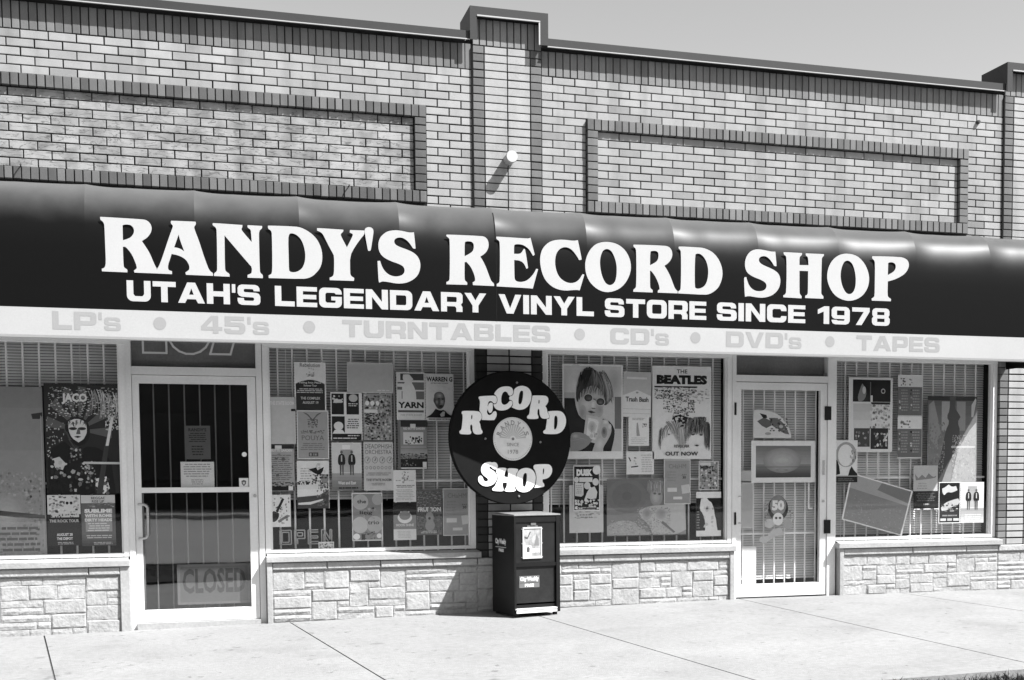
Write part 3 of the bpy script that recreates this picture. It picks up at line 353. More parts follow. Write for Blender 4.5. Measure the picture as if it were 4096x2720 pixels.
# ---- small print: Blender's built-in font turned into mesh
TCACHE = {}
def text2d(s, bold=0.0):
    k = (s, bold)
    if k not in TCACHE:
        cu = bpy.data.curves.new('t', 'FONT'); cu.body = s; cu.resolution_u = 2; cu.offset = bold
        ob = bpy.data.objects.new('t', cu); col.objects.link(ob)
        dg = bpy.context.evaluated_depsgraph_get(); me = bpy.data.meshes.new_from_object(ob.evaluated_get(dg))
        vs = [(v.co.x, v.co.y) for v in me.vertices]; fs = [tuple(p.vertices) for p in me.polygons]
        bpy.data.objects.remove(ob); bpy.data.curves.remove(cu); bpy.data.meshes.remove(me)
        if not vs: vs, fs = [(0, 0)], []
        xs = [v[0] for v in vs]; ys = [v[1] for v in vs]; dx = max(xs)-min(xs) or 1; dy = max(ys)-min(ys) or 1
        TCACHE[k] = ([((x-min(xs))/dx, (y-min(ys))/dy) for x, y in vs], fs)
    return TCACHE[k]

# ------------------------------------------------------------------ dimensions
B, C, Z0 = .2032, .0677, 4.86         # stretcher, course, reference course line
XR = 26*B                              # right pilaster
def rowz(r): return Z0 - r*C

# ------------------------------------------------------------------ ground
def gz(x):
    """the pavement falls gently towards the left"""
    x = max(-4.4, min(2.2, x)); return .0150*x-.006
side = empty('sidewalk'); side['kind'] = 'structure'
jb = MB(); jx = (-14, -4.4, 2.2, 16)
for a, b in zip(jx, jx[1:]): jb.add([(a, -4.35, gz(a)-.012), (b, -4.35, gz(b)-.012), (b, .02, gz(b)-.012), (a, .02, gz(a)-.012)], [(0, 1, 2, 3)])
jb.build('joint_bed', conc_j, side)
JX = [(-14, 0), (-11.4, .15), (-9.4, .15), (-7.45, .15), (-5.5, .15), (-3.52, .142), (-1.61, .115), (.37, .106), (2.493, .024), (4.2, .084), (6.2, .05), (8.3, .0), (10.3, 0), (12.3, 0), (16, 0)]
for (a, sa), (b, sb) in zip(JX, JX[1:]):
    g = .006; mb = MB(); n = 6; vs = []
    for j in range(n+1):
        y = .0 - 4.35*j/n
        for x, s, e in ((a, sa, g), (b, sb, -g)): vs.append((x+s*-y+e, y, gz(x)))
    top = len(vs)
    vs += [(x, y, z-.1) for x, y, z in vs]
    fs = [(2*j, 2*j+2, 2*j+3, 2*j+1) for j in range(n)]
    fs += [(2*j, top+2*j, top+2*j+2, 2*j+2) for j in range(n)] + [(2*j+1, 2*j+3, top+2*j+3, top+2*j+1) for j in range(n)]
    fs += [(0, 1, top+1, top), (2*n, top+2*n, top+2*n+1, 2*n+1)]
    mb.add(vs, fs); mb.build('slab', conc, side)
o = MB().box(-60, 60, -7.0, -4.36, -.3, -.03).build('grass_verge_soil', soil); o['kind'] = 'structure'
o = MB().box(-60, 60, -7.15, -7.0, -.3, -.002, b=.01).build('kerb', kerb_m); o['kind'] = 'structure'
o = MB().add([(-400, -400, -.13), (400, -400, -.13), (400, 400, -.13), (-400, 400, -.13)], [(0, 1, 2, 3)]).build('ground', soil); o['kind'] = 'structure'
o = MB().add([(-200, -27, -.12), (200, -27, -.12), (200, -7.15, -.12), (-200, -7.15, -.12)], [(0, 1, 2, 3)]).build('road', asph); o['kind'] = 'structure'
o = MB().box(-200, 200, -33.0, -27, -.3, .0).build('far_sidewalk', conc); o['kind'] = 'structure'
random.seed(5)
vs, fs = [], []
for i in range(26000):
    near = i < 15000
    x = random.uniform(-2.5, 5) if near else random.uniform(-9, 9)
    y = random.uniform(-4.9, -4.365) if near else random.uniform(-6.95, -4.9)
    y += .03*math.sin(x*9)
    h = random.uniform(.015, .055)*(1 if random.random() < .93 else 1.4); a = random.uniform(0, 6.28); wd = random.uniform(.002, .004); lx, ly = random.uniform(-.035, .035), random.uniform(-.035, .035)
    n = len(vs); c, s = math.cos(a)*wd, math.sin(a)*wd
    vs += [(x-c, y-s, -.03), (x+c, y+s, -.03), (x+lx*.4+c*.7, y+ly*.4+s*.7, h*.6-.03), (x+lx, y+ly, h-.03)]
    fs += [(n, n+1, n+2), (n, n+2, n+3)]
gr = mesh_obj('grass', vs, fs, grass_m); tag(gr, 'dark grass growing along the edge of the sidewalk', 'grass', kind='stuff')

# ------------------------------------------------------------------ the shop building
bld = empty('shop_building'); tag(bld, 'single storey pale brick shop front with dark metal coping and stone base', 'building')
wall = MB()
wall.box(-31*B, 31*B, .012, .30, 3.30, 4.90)                 # left to right upper wall core
wall.box(-31*B, 31*B, .012, .30, 2.34, 3.30)
for x0 in (0, XR, -XR):                                       # pilaster cores, raised above the coping
    wall.box(x0+.008, x0+3*B-.008, -.004, .30, 2.34, 5.10)
    wall.box(x0+.008, x0+3*B-.008, .009, .30, .40, 2.338)
upper = wall.build('wall', mortar, bld)

BM = {}
TONES_L = (.385, .40, .41, .39, .37, .345, .395, .36, .30)
def brick_mesh(wd, ht, dp, tone, mm):
    k = (round(wd, 4), round(ht, 4), dp, round(tone, 3), mm.name)
    if k not in BM:
        mb = MB(); mb.box(-wd/2, wd/2, 0, dp, -ht/2, ht/2, tone=tone, b=.0025)
        me = bpy.data.meshes.new('brick'); me.from_pydata(mb.v, [], mb.f); me.materials.append(mm)
        a = me.attributes.new('tone', 'FLOAT', 'FACE'); a.data.foreach_set('value', mb.t); BM[k] = me
    return BM[k]
FIELD = []      # (x, z, w, h, y, depth, tone, mat)  candidates of kind 'brick'
def brick(name, x0, x1, z0, z1, y, tone, mm=None, dp=.055, jo=.0045, parent=None, jit=.0012):
    mm = mm or brick_light; jo = jo*random.choice((.75, 1.0, 1.0, 1.25))
    y += random.uniform(-jit, jit)
    me = brick_mesh(x1-x0-2*jo, z1-z0-2*jo, dp, tone, mm)
    o = bpy.data.objects.new(name, me); col.objects.link(o); o.location = ((x0+x1)/2, y, (z0+z1)/2); o.parent = parent or upper
    if name != 'soldier_brick': o.rotation_euler = (0, random.uniform(-.004, .004), 0)
    return o
random.seed(21)
def tl(): return random.choice(TONES_L)*random.uniform(.97, 1.03)
def row(x0, x1, zt, zb, y, phase, mm=None, tonef=tl):
    """stretchers in brick units between x0 and x1, joints where x - phase is whole"""
    xs = [x0]; k = math.floor(x0-phase)+1+phase
    while k < x1-1e-6:
        if k > x0+1e-6: xs.append(k)
        k += 1
    xs.append(x1)
    for a, b in zip(xs, xs[1:]):
        FIELD.append((a*B, b*B, zb, zt, y, tonef(), mm or brick_light))
fr_l, fr_r = (-21, -2), (5, 24)
for r in range(3, 21):
    zt, zb = rowz(r), rowz(r+1); ph = .5 if r % 2 else 0
    for bay, (f0, f1) in (((-23, 0), fr_l), ((3, 26), fr_r)):
        if r < 8: row(bay[0], bay[1], zt, zb, 0, ph)
        else: row(bay[0], f0, zt, zb, 0, ph); row(f1, bay[1], zt, zb, 0, ph)
for j in range(9):                                            # panel inside each frame
    zt, zb = rowz(9.5+j), rowz(10.5+j)
    row(-20.5, -2.5, zt, zb, .0, 0 if j % 2 == 0 else .5, brick_scr, lambda: random.choice((.41, .42, .40, .385, .35, .41, .43))*random.uniform(.96, 1.04))
    row(5.5, 23.5, zt, zb, .0, .5 if j % 2 == 0 else 0)
# the 300 that show largest are objects, the rest is one mesh
def seen(b):
    cx, cz = (b[0]+b[1])/2, (b[2]+b[3])/2
    d = math.hypot(cx+2.245, 10.73); vis = (-3.9 < cx < 5.65) and cz > 3.42
    return (vis, (b[1]-b[0])*10.73/d/d)
FIELD.sort(key=seen, reverse=True)
rest = MB()
for i, (x0, x1, z0, z1, y, t, mm) in enumerate(FIELD):
    if z1 < 3.2: continue
    if i < 298: brick('brick', x0, x1, z0, z1, y, t, mm)
    else:
        yy = y+random.uniform(-.0012, .0012)
        jo = .0045*random.choice((.75, 1.0, 1.0, 1.25)); rest.box(x0+jo, x1-jo, yy, yy+.055, z0+jo, z1-jo, mi=0 if mm is brick_light else 1, tone=t, b=.0025)
ro = rest.build('brick_field', brick_light, upper, mats=[brick_light, brick_scr], tone=True); ro['kind'] = 'stuff'

# soldiers under the coping
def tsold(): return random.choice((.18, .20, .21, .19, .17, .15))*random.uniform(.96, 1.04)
sold = []
n = 71
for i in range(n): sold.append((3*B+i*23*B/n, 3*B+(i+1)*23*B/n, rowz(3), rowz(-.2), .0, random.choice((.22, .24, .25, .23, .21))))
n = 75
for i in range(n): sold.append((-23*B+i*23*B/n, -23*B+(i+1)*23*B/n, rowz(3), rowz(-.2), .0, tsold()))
for x0 in (0, XR):
    for i in range(10): sold.append((x0+i*3*B/10, x0+(i+1)*3*B/10, rowz(0), rowz(-3.3), -.015, random.choice((.26, .24, .28))))
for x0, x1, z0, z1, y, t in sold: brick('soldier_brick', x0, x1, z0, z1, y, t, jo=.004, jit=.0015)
# frames round the two panels: rowlocks over and under, headers up the sides, standing 35 mm proud
fy = -.036
for (f0, f1), n, tf in ((fr_l, 61, lambda: random.choice((.11, .13, .155, .18, .20, .10, .14))), (fr_r, 60, lambda: random.choice((.15, .17, .20, .22, .18, .16)))):
    for i in range(n):
        a, b = (f0+(f1-f0)*i/n)*B, (f0+(f1-f0)*(i+1)/n)*B
        brick('rowlock_brick', a, b, rowz(9.5), rowz(8), fy, tf(), dp=.09)
        brick('rowlock_brick', a, b, rowz(20), rowz(18.5), fy, tf(), dp=.09)
    for j in range(9):
        for a in (f0, f1-.5): brick('header_brick', a*B, (a+.5)*B, rowz(10.5+j), rowz(9.5+j), fy, tf()*.95, dp=.09)
fb = MB()
for f0, f1 in (fr_l, fr_r):
    fb.box(f0*B+.006, f1*B-.006, fy+.008, .013, rowz(9.5)+.006, rowz(8)-.006); fb.box(f0*B+.006, f1*B-.006, fy+.008, .013, rowz(20)+.006, rowz(18.5)-.006)
    for a in (f0, f1-.5): fb.box(a*B+.006, (a+.5)*B-.006, fy+.008, .0125, rowz(18.5)-.005, rowz(9.5)+.005)
fb.build('frame_mortar', mortar, upper)
# pilasters: header column, two stretcher columns, header column
for x0, lower in ((0, True), (XR, True), (-XR, False)):
    if not lower: continue
    for r in range(0, 21):
        zt, zb = rowz(r), rowz(r+1)
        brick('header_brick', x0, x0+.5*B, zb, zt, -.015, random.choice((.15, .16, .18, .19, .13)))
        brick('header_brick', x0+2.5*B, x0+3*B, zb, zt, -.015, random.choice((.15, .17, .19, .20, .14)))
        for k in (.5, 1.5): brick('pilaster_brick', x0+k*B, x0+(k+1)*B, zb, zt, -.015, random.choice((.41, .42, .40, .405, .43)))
    zz = rowz(0)-2.56
    for r in range(0, 27):
        zt, zb = zz-r*C+.0, zz-(r+1)*C
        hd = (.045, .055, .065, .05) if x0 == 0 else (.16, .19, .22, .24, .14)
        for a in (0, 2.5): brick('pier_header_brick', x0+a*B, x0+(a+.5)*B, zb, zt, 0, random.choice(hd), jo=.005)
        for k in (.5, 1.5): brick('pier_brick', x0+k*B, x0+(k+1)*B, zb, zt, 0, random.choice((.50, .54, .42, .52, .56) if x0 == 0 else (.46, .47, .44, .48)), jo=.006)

# black strip painting in the shaded left side of each pilaster
for x0, zl in ((0, 3.3), (XR, 3.3)): MB().box(x0-.010, x0+.004, -.013, .011, zl, 4.84).build('shade_strip', matte_black, upper)
# metal coping
cp = MB(); lp = MB()
for a, b in ((-23*B+.66-.61, -.03), (3*B+.04, XR-.03), (XR+3*B+.04, XR+3*B+3)):
    cp.box(a, b, -.072, -.066, 4.888, 4.955); cp.box(a, b, -.066, .33, 4.949, 4.955); lp.box(a, b, -.080, -.066, 4.880, 4.888)
for x0 in (0, XR):
    cp.box(x0-.035, x0+3*B+.04, -.098, -.091, 5.085, 5.155)          # top fascia
    cp.box(x0-.035, x0+.024, -.098, -.091, 4.878, 5.085); cp.box(x0+3*B-.03, x0+3*B+.04, -.098, -.091, 4.885, 5.085)
    cp.box(x0-.035, x0-.029, -.091, .33, 4.956, 5.149); cp.box(x0+3*B+.034, x0+3*B+.04, -.091, .33, 4.956, 5.149)
    cp.box(x0-.035, x0+3*B+.04, -.091, .33, 5.149, 5.155)
    lp.box(x0+.026, x0+3*B-.032, -.104, -.088, 5.074, 5.085); lp.box(x0+3*B-.044, x0+3*B-.032, -.102, -.086, 4.885, 5.073)
cp.build('coping', coping_m, bld); lp.build('coping_lip', lip_m, bld)

# roof slab behind the parapet and shop interior
MB().box(-6.2, 6.2, .30, 9.0, 4.3, 4.5).build('roof', far_trim, bld)
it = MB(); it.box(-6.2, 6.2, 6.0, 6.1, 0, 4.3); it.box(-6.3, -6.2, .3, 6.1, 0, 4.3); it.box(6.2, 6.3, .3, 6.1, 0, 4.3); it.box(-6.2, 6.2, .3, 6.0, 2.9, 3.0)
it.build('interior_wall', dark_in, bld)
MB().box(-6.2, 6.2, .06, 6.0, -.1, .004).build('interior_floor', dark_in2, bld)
MB().box(-23*B, 0, .031, .32, 2.338, 2.60).box(3*B, XR, .031, .32, 2.338, 2.60).build('lintel', alu_d, bld)

# stone base
def stone_wall(x0, x1, seed, z_top=.40):
    random.seed(seed)
    bw_ = MB().box(x0, x1, -.004, .10, -.12, z_top+.012).build('stone_base', stone_j, bld)
    zb0 = gz((x0+x1)/2)-.004; cw, chh = .0525, (z_top-zb0)/8; N = int(round((x1-x0)/cw)); cw = (x1-x0)/N
    occ = [[0]*N for _ in range(8)]
    for rj in range(8):
        i = 0
        while i < N:
            if occ[rj][i]: i += 1; continue
            run = 0
            while i+run < N and not occ[rj][i+run] and run < 9: run += 1
            opts = [(9, 1), (8, 1), (6, 1), (5, 2), (4, 2), (5, 2), (4, 3), (3, 1), (6, 1), (5, 3), (7, 1), (3, 2), (6, 2)]
            random.shuffle(opts); opts += [(2, 1), (1, 1)]
            for wq, hq in opts:
                if wq <= run and rj+hq <= 8 and not (run-wq == 1):
                    break
            else: wq, hq = run, 1
            wq = min(wq, run); hq = min(hq, 8-rj)
            for jj in range(hq):
                for ii in range(wq): occ[rj+jj][i+ii] = 1
            X0, X1 = x0+i*cw+.0028, x0+(i+wq)*cw-.0028; Z1, Z0_ = z_top-rj*chh-.0028, z_top-(rj+hq)*chh+.0028
            nx, nz = max(2, min(7, wq+1)), max(2, hq+1)
            dpt = random.uniform(.004, .013); vs = []
            for b_ in range(nz+1):
                for a_ in range(nx+1):
                    ed = min(a_, nx-a_, b_, nz-b_) == 0
                    fx, fz = a_/nx, b_/nz
                    jx = 0 if a_ in (0, nx) else random.uniform(-.12, .12)/nx; jz = 0 if b_ in (0, nz) else random.uniform(-.15, .15)/nz
                    y = -.008+random.uniform(-.002, .002) if ed else -.004-dpt+random.uniform(-.0035, .0035)
                    vs.append((X0+(X1-X0)*(fx+jx) + (random.uniform(-.002, .002) if ed else 0), y, Z0_+(Z1-Z0_)*(fz+jz)+(random.uniform(-.0025, .0025) if ed else 0)))
            fs = [(b_*(nx+1)+a_, b_*(nx+1)+a_+1, (b_+1)*(nx+1)+a_+1, (b_+1)*(nx+1)+a_) for b_ in range(nz) for a_ in range(nx)]
            # pinch the outer ring close to the edge for a pillowed, split face
            for b_ in range(nz+1):
                for a_ in range(nx+1):
                    k = b_*(nx+1)+a_; x, y, z = vs[k]
                    if a_ == 1: x = X0+min(.012, (X1-X0)*.3)
                    if a_ == nx-1: x = X1-min(.012, (X1-X0)*.3)
                    if 0 < b_ < nz:
                        if b_ == 1 and nz > 1: z = Z0_+min(.010, (Z1-Z0_)*.3)+(z-z)
                        if b_ == nz-1 and nz > 2: z = Z1-min(.010, (Z1-Z0_)*.3)
                        if nz == 2: z = (Z0_+Z1)/2
                    vs[k] = (x, y, z)
            ring = [a_ for a_ in range(nx+1)]+[(b_)*(nx+1)+nx for b_ in range(1, nz+1)]+[nz*(nx+1)+a_ for a_ in range(nx-1, -1, -1)]+[b_*(nx+1) for b_ in range(nz-1, 0, -1)]
            n = len(vs); vs += [(vs[k][0], .0, vs[k][2]) for k in ring]; m_ = len(ring)
            fs += [(ring[q], n+q, n+(q+1) % m_, ring[(q+1) % m_]) for q in range(m_)]
            mesh_obj('stone', vs, fs, stone_m, bw_)
            i += wq
    # cap course of long stones
    x = x0; 
    while x < x1-.01:
        L_ = random.choice((.45, .6, .75)); e = min(x+L_, x1)
        if x1-e < .2: e = x1
        MB().box(x+.003, e-.003, -.030+random.uniform(-.004, .004), .02, z_top+.013, z_top+.072, b=.006).build('cap_stone', stone_m, bw_)
        x = e
    return bw_
BASES = [(-23*B, -2.892, 3), (-1.79, 0.0, 8), (0.0, 3*B, 13), (3*B, 2.43, 9), (3.52, XR, 17), (XR, XR+3*B+2.4, 31)]
for a, b, s in BASES: stone_wall(a+.045 if s in (8, 17) else a, b-.045 if s in (9, 3) else b, s)
for a, b in ((-2.937, -2.862), (-1.79, -1.745), (2.385, 2.43), (3.52, 3.565)): MB().box(a, b, -.034, .06, gz(a)-.02, .475, b=.004).build('corner_board', sill_m, bld)
for a, b in ((-23*B, -2.861), (-1.794, .03), (.60, 2.44), (3.50, XR+.03)):
    sl_ = MB(); sl_.box(a, b, -.055, .04, .478, .528, b=.004)
    sl_.add([(a+.01, -.03, .5285), (b-.01, -.03, .5285), (b-.01, .0395, .545), (a+.01, .0395, .545)], [(0, 1, 2, 3)]); sl_.build('window_sill', sill_m, bld)

# ------------------------------------------------------------------ shop windows and doors
def shop_window(x0, x1, blind_bottom, bars, bar_step, wdark=False):
    w_ = MB()
    zb, zt = .552, 2.322
    w_.box(x0, x0+.045, .036, .11, zb, zt-.058); w_.box(x1-.045, x1, .036, .11, zb, zt-.058)
    w_.box(x0, x1, .030, .11, zt-.056, zt); w_.box(x0+.046, x1-.046, .040, .11, zb, zb+.028)
    # inner stop, a step further back
    w_.box(x0+.046, x0+.060, .054, .10, zb+.029, zt-.057); w_.box(x1-.060, x1-.046, .054, .10, zb+.029, zt-.057)
    wo = w_.build('window', alu_w, bld)
    MB().box(x0+.05, x1-.05, .068, .074, zb+.02, zt-.05).build('pane', glass, wo)
    x = bars
    n = 0
    while x < x1-.06:
        MB().tube((x, .17, zb-.02), (x, .17, zt), .0085, 8).build('bar', bar_m, wo); x += bar_step; n += 1
    MB().box(x0+.05, x1-.05, .158, .164, 1.14, 1.158).build('cross_bar', bar_m, wo)
    b_ = MB(); z = zt-.06; t = 0
    while z > blind_bottom:
        s = random.uniform(-.0008, .0008)
        b_.add([(x0+.03, .225, z+s), (x1-.03, .225, z-s), (x1-.03, .236, z+.0200-s), (x0+.03, .236, z+.0200+s)], [(0, 1, 2, 3)]); z -= .0235
    for xx in [x0+.2+i*.42 for i in range(int((x1-x0)/.42))]: b_.box(xx, xx+.004, .222, .2245, blind_bottom, zt-.05)
    bo = b_.build('blind_slats', slat_m, wo); bo['kind'] = 'stuff'
    return wo
shop_window(-23*B, -2.86, 1.93, -4.60, .121)
shop_window(-1.79, 0.0, .98, -1.66, .1225)
shop_window(3*B, 2.43, .90, .72, .121)
shop_window(3.46, XR, .57, 3.55, .121)
# tall stock right behind the glass in the left window, shelf shapes in the dark
def door(x0, x1, z0, zt, split, handle_left, gm, rail=.10, blinds=False, hinges=()):
    d = MB(); st = .052
    d.box(x0, x0+st, .045, .09, z0, zt); d.box(x1-st*1.3, x1, .045, .09, z0, zt)
    d.box(x0+st, x1-st*1.3, .045, .09, zt-.065, zt-.0005); d.box(x0+st, x1-st*1.3, .045, .09, z0, z0+rail)
    if split: d.box(x0+st, x1-st*1.3, .042, .09, split, split+.042)
    do = d.build('door', alu, bld)
    zz = [(z0+rail, split or zt-.065)] + ([(split+.042, zt-.065)] if split else [])
    for a, b in zz: MB().box(x0+st-.005, x1-st*1.3+.005, .064, .070, a-.005, b+.005).build('pane', gm, do)
    return do
d1 = door(-2.812, -1.846, .008, 2.018, 1.066, True, door_glass, rail=.098)
hp = [(-2.775, .04, .98), (-2.775, -.015, .98)] + [(-2.775+.075*math.sin(a), -.015, .985-.0) for a in ()]
hb = MB(); pts = [(-2.782, .045, .975), (-2.782, -.01, .975), (-2.735, -.02, .972), (-2.715, -.02, .95), (-2.713, -.02, .84), (-2.715, -.02, .725), (-2.735, -.02, .700), (-2.782, -.01, .697), (-2.782, .045, .697)]
hb.path(pts, .0095, 10); hb.build('handle', steel_m, d1)
MB().box(-2.757, -2.745, .050, .066, .107, 1.065).build('glass_stop', alu_d, d1)
for x in [-2.655+i*.121 for i in range(6)]: MB().tube((x, .17, .05), (x, .17, 2.0), .006, 8).build('bar', mat('dull_bar', .16, .5), d1)
MB().tube((-1.87, .045, 1.035), (-1.87, .030, 1.035), .014, 14).build('lock', steel_m, d1)
d2 = door(2.476, 3.414, .036, 2.045, 0, False, glass, rail=.118)
for x in [2.60+i*.1085 for i in range(8)]: MB().tube((x, .17, .10), (x, .17, 2.0), .0085, 8).build('bar', bar_m, d2)
MB().box(2.53, 3.35, .158, .164, .615, .633).build('cross_bar', bar_m, d2)
b_ = MB(); z = 1.97
while z > .17:
    b_.add([(2.50, .225, z), (3.39, .225, z), (3.39, .236, z+.02), (2.50, .236, z+.02)], [(0, 1, 2, 3)]); z -= .0235
bo = b_.build('blind_slats', slat_m, d2); bo['kind'] = 'stuff'
for z in (1.70, .62): MB().box(3.388, 3.452, .026, .046, z, z+.13, b=.004).build('hinge', black_m, d2)
for z in (1.74, .72): MB().box(2.452, 2.470, .018, .034, z, z+.115, b=.003).build('latch_plate', black_m, d2)
MB().path([(2.50, .03, .985), (2.50, -.012, .985)], .006).path([(2.50, .03, .735), (2.50, -.012, .735)], .006).build('handle_bolt', steel_m, d2)
MB().path([(3.30, .115, 1.33), (3.262, .115, 1.33), (3.262, .115, .86), (3.30, .115, .86)], .008).build('pull_handle', bar_m, d2)
MB().box(3.372, 3.392, .036, .046, 1.18, 1.32).build('lock', steel_m, d2)
MB().tube((3.378, .045, .93), (3.378, .034, .93), .012, 14).build('cylinder_lock', steel_m, d2)
# transoms and mullions
def surround(x0, x1, xa, xb, z0, zbar0, zbar1):
    s_ = MB(); s_.box(x0, xa, .030, .12, -.08, 2.338); s_.box(xb, x1, .034, .12, -.08, 2.338)
    s_.box(xa, xb, .036, .12, zbar0, zbar1)
    so_ = s_.build('door_surround', alu, bld)
    MB().box(xa-.002, xb+.002, .064, .070, zbar1-.005, 2.345).build('transom_pane', glass, so_)
    MB().box(xa, xb, .12, .13, zbar1, 2.60).build('transom_panel', mat('transom_board', .20, .7, (.2, 3), (.1, 50)), so_)
    MB().box(xa, xb, .0, .13, -.08, .004).build('threshold', sill_m, so_)
    return so_
s1 = surround(-2.860, -1.795, -2.815, -1.842, 0, 2.022, 2.088)
s2 = surround(2.432, 3.505, 2.472, 3.418, 0, 2.052, 2.112)
# outlined street number above the left door, partly hidden by the awning
def outline_loop(mb, pts, r, y=.058, closed=True):
    q = pts+[pts[0]] if closed else pts
    for a, b in zip(q, q[1:]):
        d = Vector((b[0]-a[0], b[1]-a[1])); n = Vector((-d.y, d.x)).normalized()*r; e = d.normalized()*r
        mb.add([(a[0]-e.x+n.x, y, a[1]-e.y+n.y), (a[0]-e.x-n.x, y, a[1]-e.y-n.y), (b[0]+e.x-n.x, y, b[1]+e.y-n.y), (b[0]+e.x+n.x, y, b[1]+e.y+n.y)], [(0, 1, 2, 3)]); y -= .0002
nb = MB()
outline_loop(nb, [(-2.72, 2.20), (-2.54, 2.20), (-2.54, 2.62), (-2.64, 2.62), (-2.72, 2.55)], .008)
outline_loop(nb, [(-2.53+.17+.165*math.cos(a), 2.36+.165*math.sin(a)) for a in [math.radians(200+i*20) for i in range(15)]]+[(-2.42, 2.52), (-2.42, 2.58), (-2.21, 2.58), (-2.21, 2.64), (-2.5, 2.64), (-2.5, 2.42)], .008)
outline_loop(nb, [(-2.20, 2.20), (-2.04, 2.20), (-1.94, 2.54), (-1.94, 2.64), (-2.2, 2.64), (-2.2, 2.56), (-2.09, 2.56)], .008)
tag(nb.build('street_number', mat('number_outline', .55, .5)), 'white outlined street number 157 on glass above the left door', 'number')

# ------------------------------------------------------------------ awning
aw = empty('awning', (0.005, -.83, 2.21)); AO = Vector((0.005, -.83, 2.21))
tag(aw, 'long black and white barrel awning with the shop name over the windows', 'awning')
prof = [(-.83, 2.43), (-.83, 2.72), (-.83, 2.88), (-.828, 2.97), (-.821, 3.05), (-.808, 3.13), (-.788, 3.20), (-.76, 3.26), (-.72, 3.31), (-.67, 3.348), (-.60, 3.376), (-.48, 3.396), (-.30, 3.412), (-.05, 3.43), (.0, 3.432)]
sagw = [0, 0, 0, 0, .12, .5, .85, 1, 1, .9, .8, .6, .4, .15, 0]
XL, XE = .005-7*.7665, 5.35
bows = [.005+k*.7665 for k in range(-7, 7)]+[XE]
for a, b in zip(bows, bows[1:]):
    if b-a < .01: continue
    nx = 16; vs = []
    for i in range(nx+1):
        t = i/nx; x = a+(b-a)*t; sg = .016*(math.sin(math.pi*t)**.7)+.004*math.sin(math.pi*t)*math.sin(7*a)
        # the fabric leans in a little more beside its left bow
        sg += .006*math.sin(math.pi*min(1, t*2.6))*(t < .385)
        for (y, z), w_ in zip(prof, sagw):
            n = Vector((y+.45, z-3.0)); n = n.normalized() if n.length else n
            vs.append((x-AO.x, y-n.x*sg*w_-AO.y, z-n.y*sg*w_-AO.z))
    m_ = len(prof); fs = [(i*m_+j, (i+1)*m_+j, (i+1)*m_+j+1, i*m_+j+1) for i in range(nx) for j in range(m_-1)]
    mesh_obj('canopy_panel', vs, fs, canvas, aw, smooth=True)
    mesh_obj('valance_panel', [(x-AO.x, y-AO.y, z-AO.z) for x, y, z in ((a, -.83, 2.232), (b, -.83, 2.232), (b, -.83, 2.4295), (a, -.83, 2.4295), (a, -.826, 2.214), (b, -.826, 2.214), (a, -.812, 2.210), (b, -.812, 2.210))],
             [(0, 1, 2, 3), (4, 5, 1, 0), (6, 7, 5, 4)], canvas_w, aw)
# end panels
for xe, nm in ((XE, 'end_panel'), (XL, 'end_panel')):
    pts = prof+[(0, 2.43), (0, 2.21), (-.812, 2.21)]
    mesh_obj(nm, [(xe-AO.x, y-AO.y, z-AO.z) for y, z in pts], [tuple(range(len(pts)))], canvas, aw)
fr_ = MB()
for z, y in ((2.222, -.80), (2.43, -.79), (2.30, -.012)): fr_.tube((XL+.01-AO.x, y-AO.y, z-AO.z), (XE-.01-AO.x, y-AO.y, z-AO.z), .012, 8)
fr_.build('awning_frame', alu, aw)
sm = MB()
for dx in (-.004,):
    q = [(y-.0015, z) for y, z in prof[:9]]
    for (y0, z0), (y1, z1) in zip(q, q[1:]): sm.add([(dx, y0-AO.y, z0-AO.z), (dx+.008, y0-AO.y, z0-AO.z), (dx+.008, y1-AO.y, z1-AO.z), (dx, y1-AO.y, z1-AO.z)], [(0, 1, 2, 3)])
sm.build('centre_seam', matte_black, aw)
PA = lambda x, y, z: (x-AO.x, y-AO.y, z-AO.z)
for nm, o_, h_ in BIG:
    mb = MB(); o2 = smooth_loop(o_); h2 = [smooth_loop(h_)] if h_ else []
    extrude2d(mb, o2, h2, -.8312, .001, 0, PA, sides=False); mb.build('letter', print_w, aw)
mb = MB()
for tx, a, b in (("UTAH'S", -2.783, -1.829), ('LEGENDARY', -1.721, -.078), ('VINYL', .024, .823), ('STORE', .917, 1.816), ('SINCE', 1.912, 2.738), ('1978', 2.858, 3.562)):
    mb = MB(); wide_text(mb, tx, a, b, 2.495, .152, -.8312, 0, PA, gap=.10 if len(tx) > 4 else .14); mb.build('tagline_word', print_w, aw)
mb = MB()
for tx, a, b in (("LP's", -3.298, -2.83), ("45's", -2.265, -1.768), ('TURNTABLES', -1.219, .453), ("CD's", .966, 1.481), ("DVD's", 1.997, 2.704), ('TAPES', 3.236, 4.071)):
    mb = MB(); wide_text(mb, tx, a, b, 2.274, .132, -.8310, 0, PA, gap=.10); mb.build('valance_word', print_g, aw)
for x, z in ((-2.558, 2.337), (-1.469, 2.342), (.701, 2.345), (1.719, 2.344), (2.977, 2.343)):
    mb = MB(); extrude2d(mb, [(x+.046*math.cos(a*.3142), z+.048*math.sin(a*.3142)) for a in range(20)], [], -.8310, .001, 0, PA, sides=False); mb.build('valance_dot', print_g, aw)

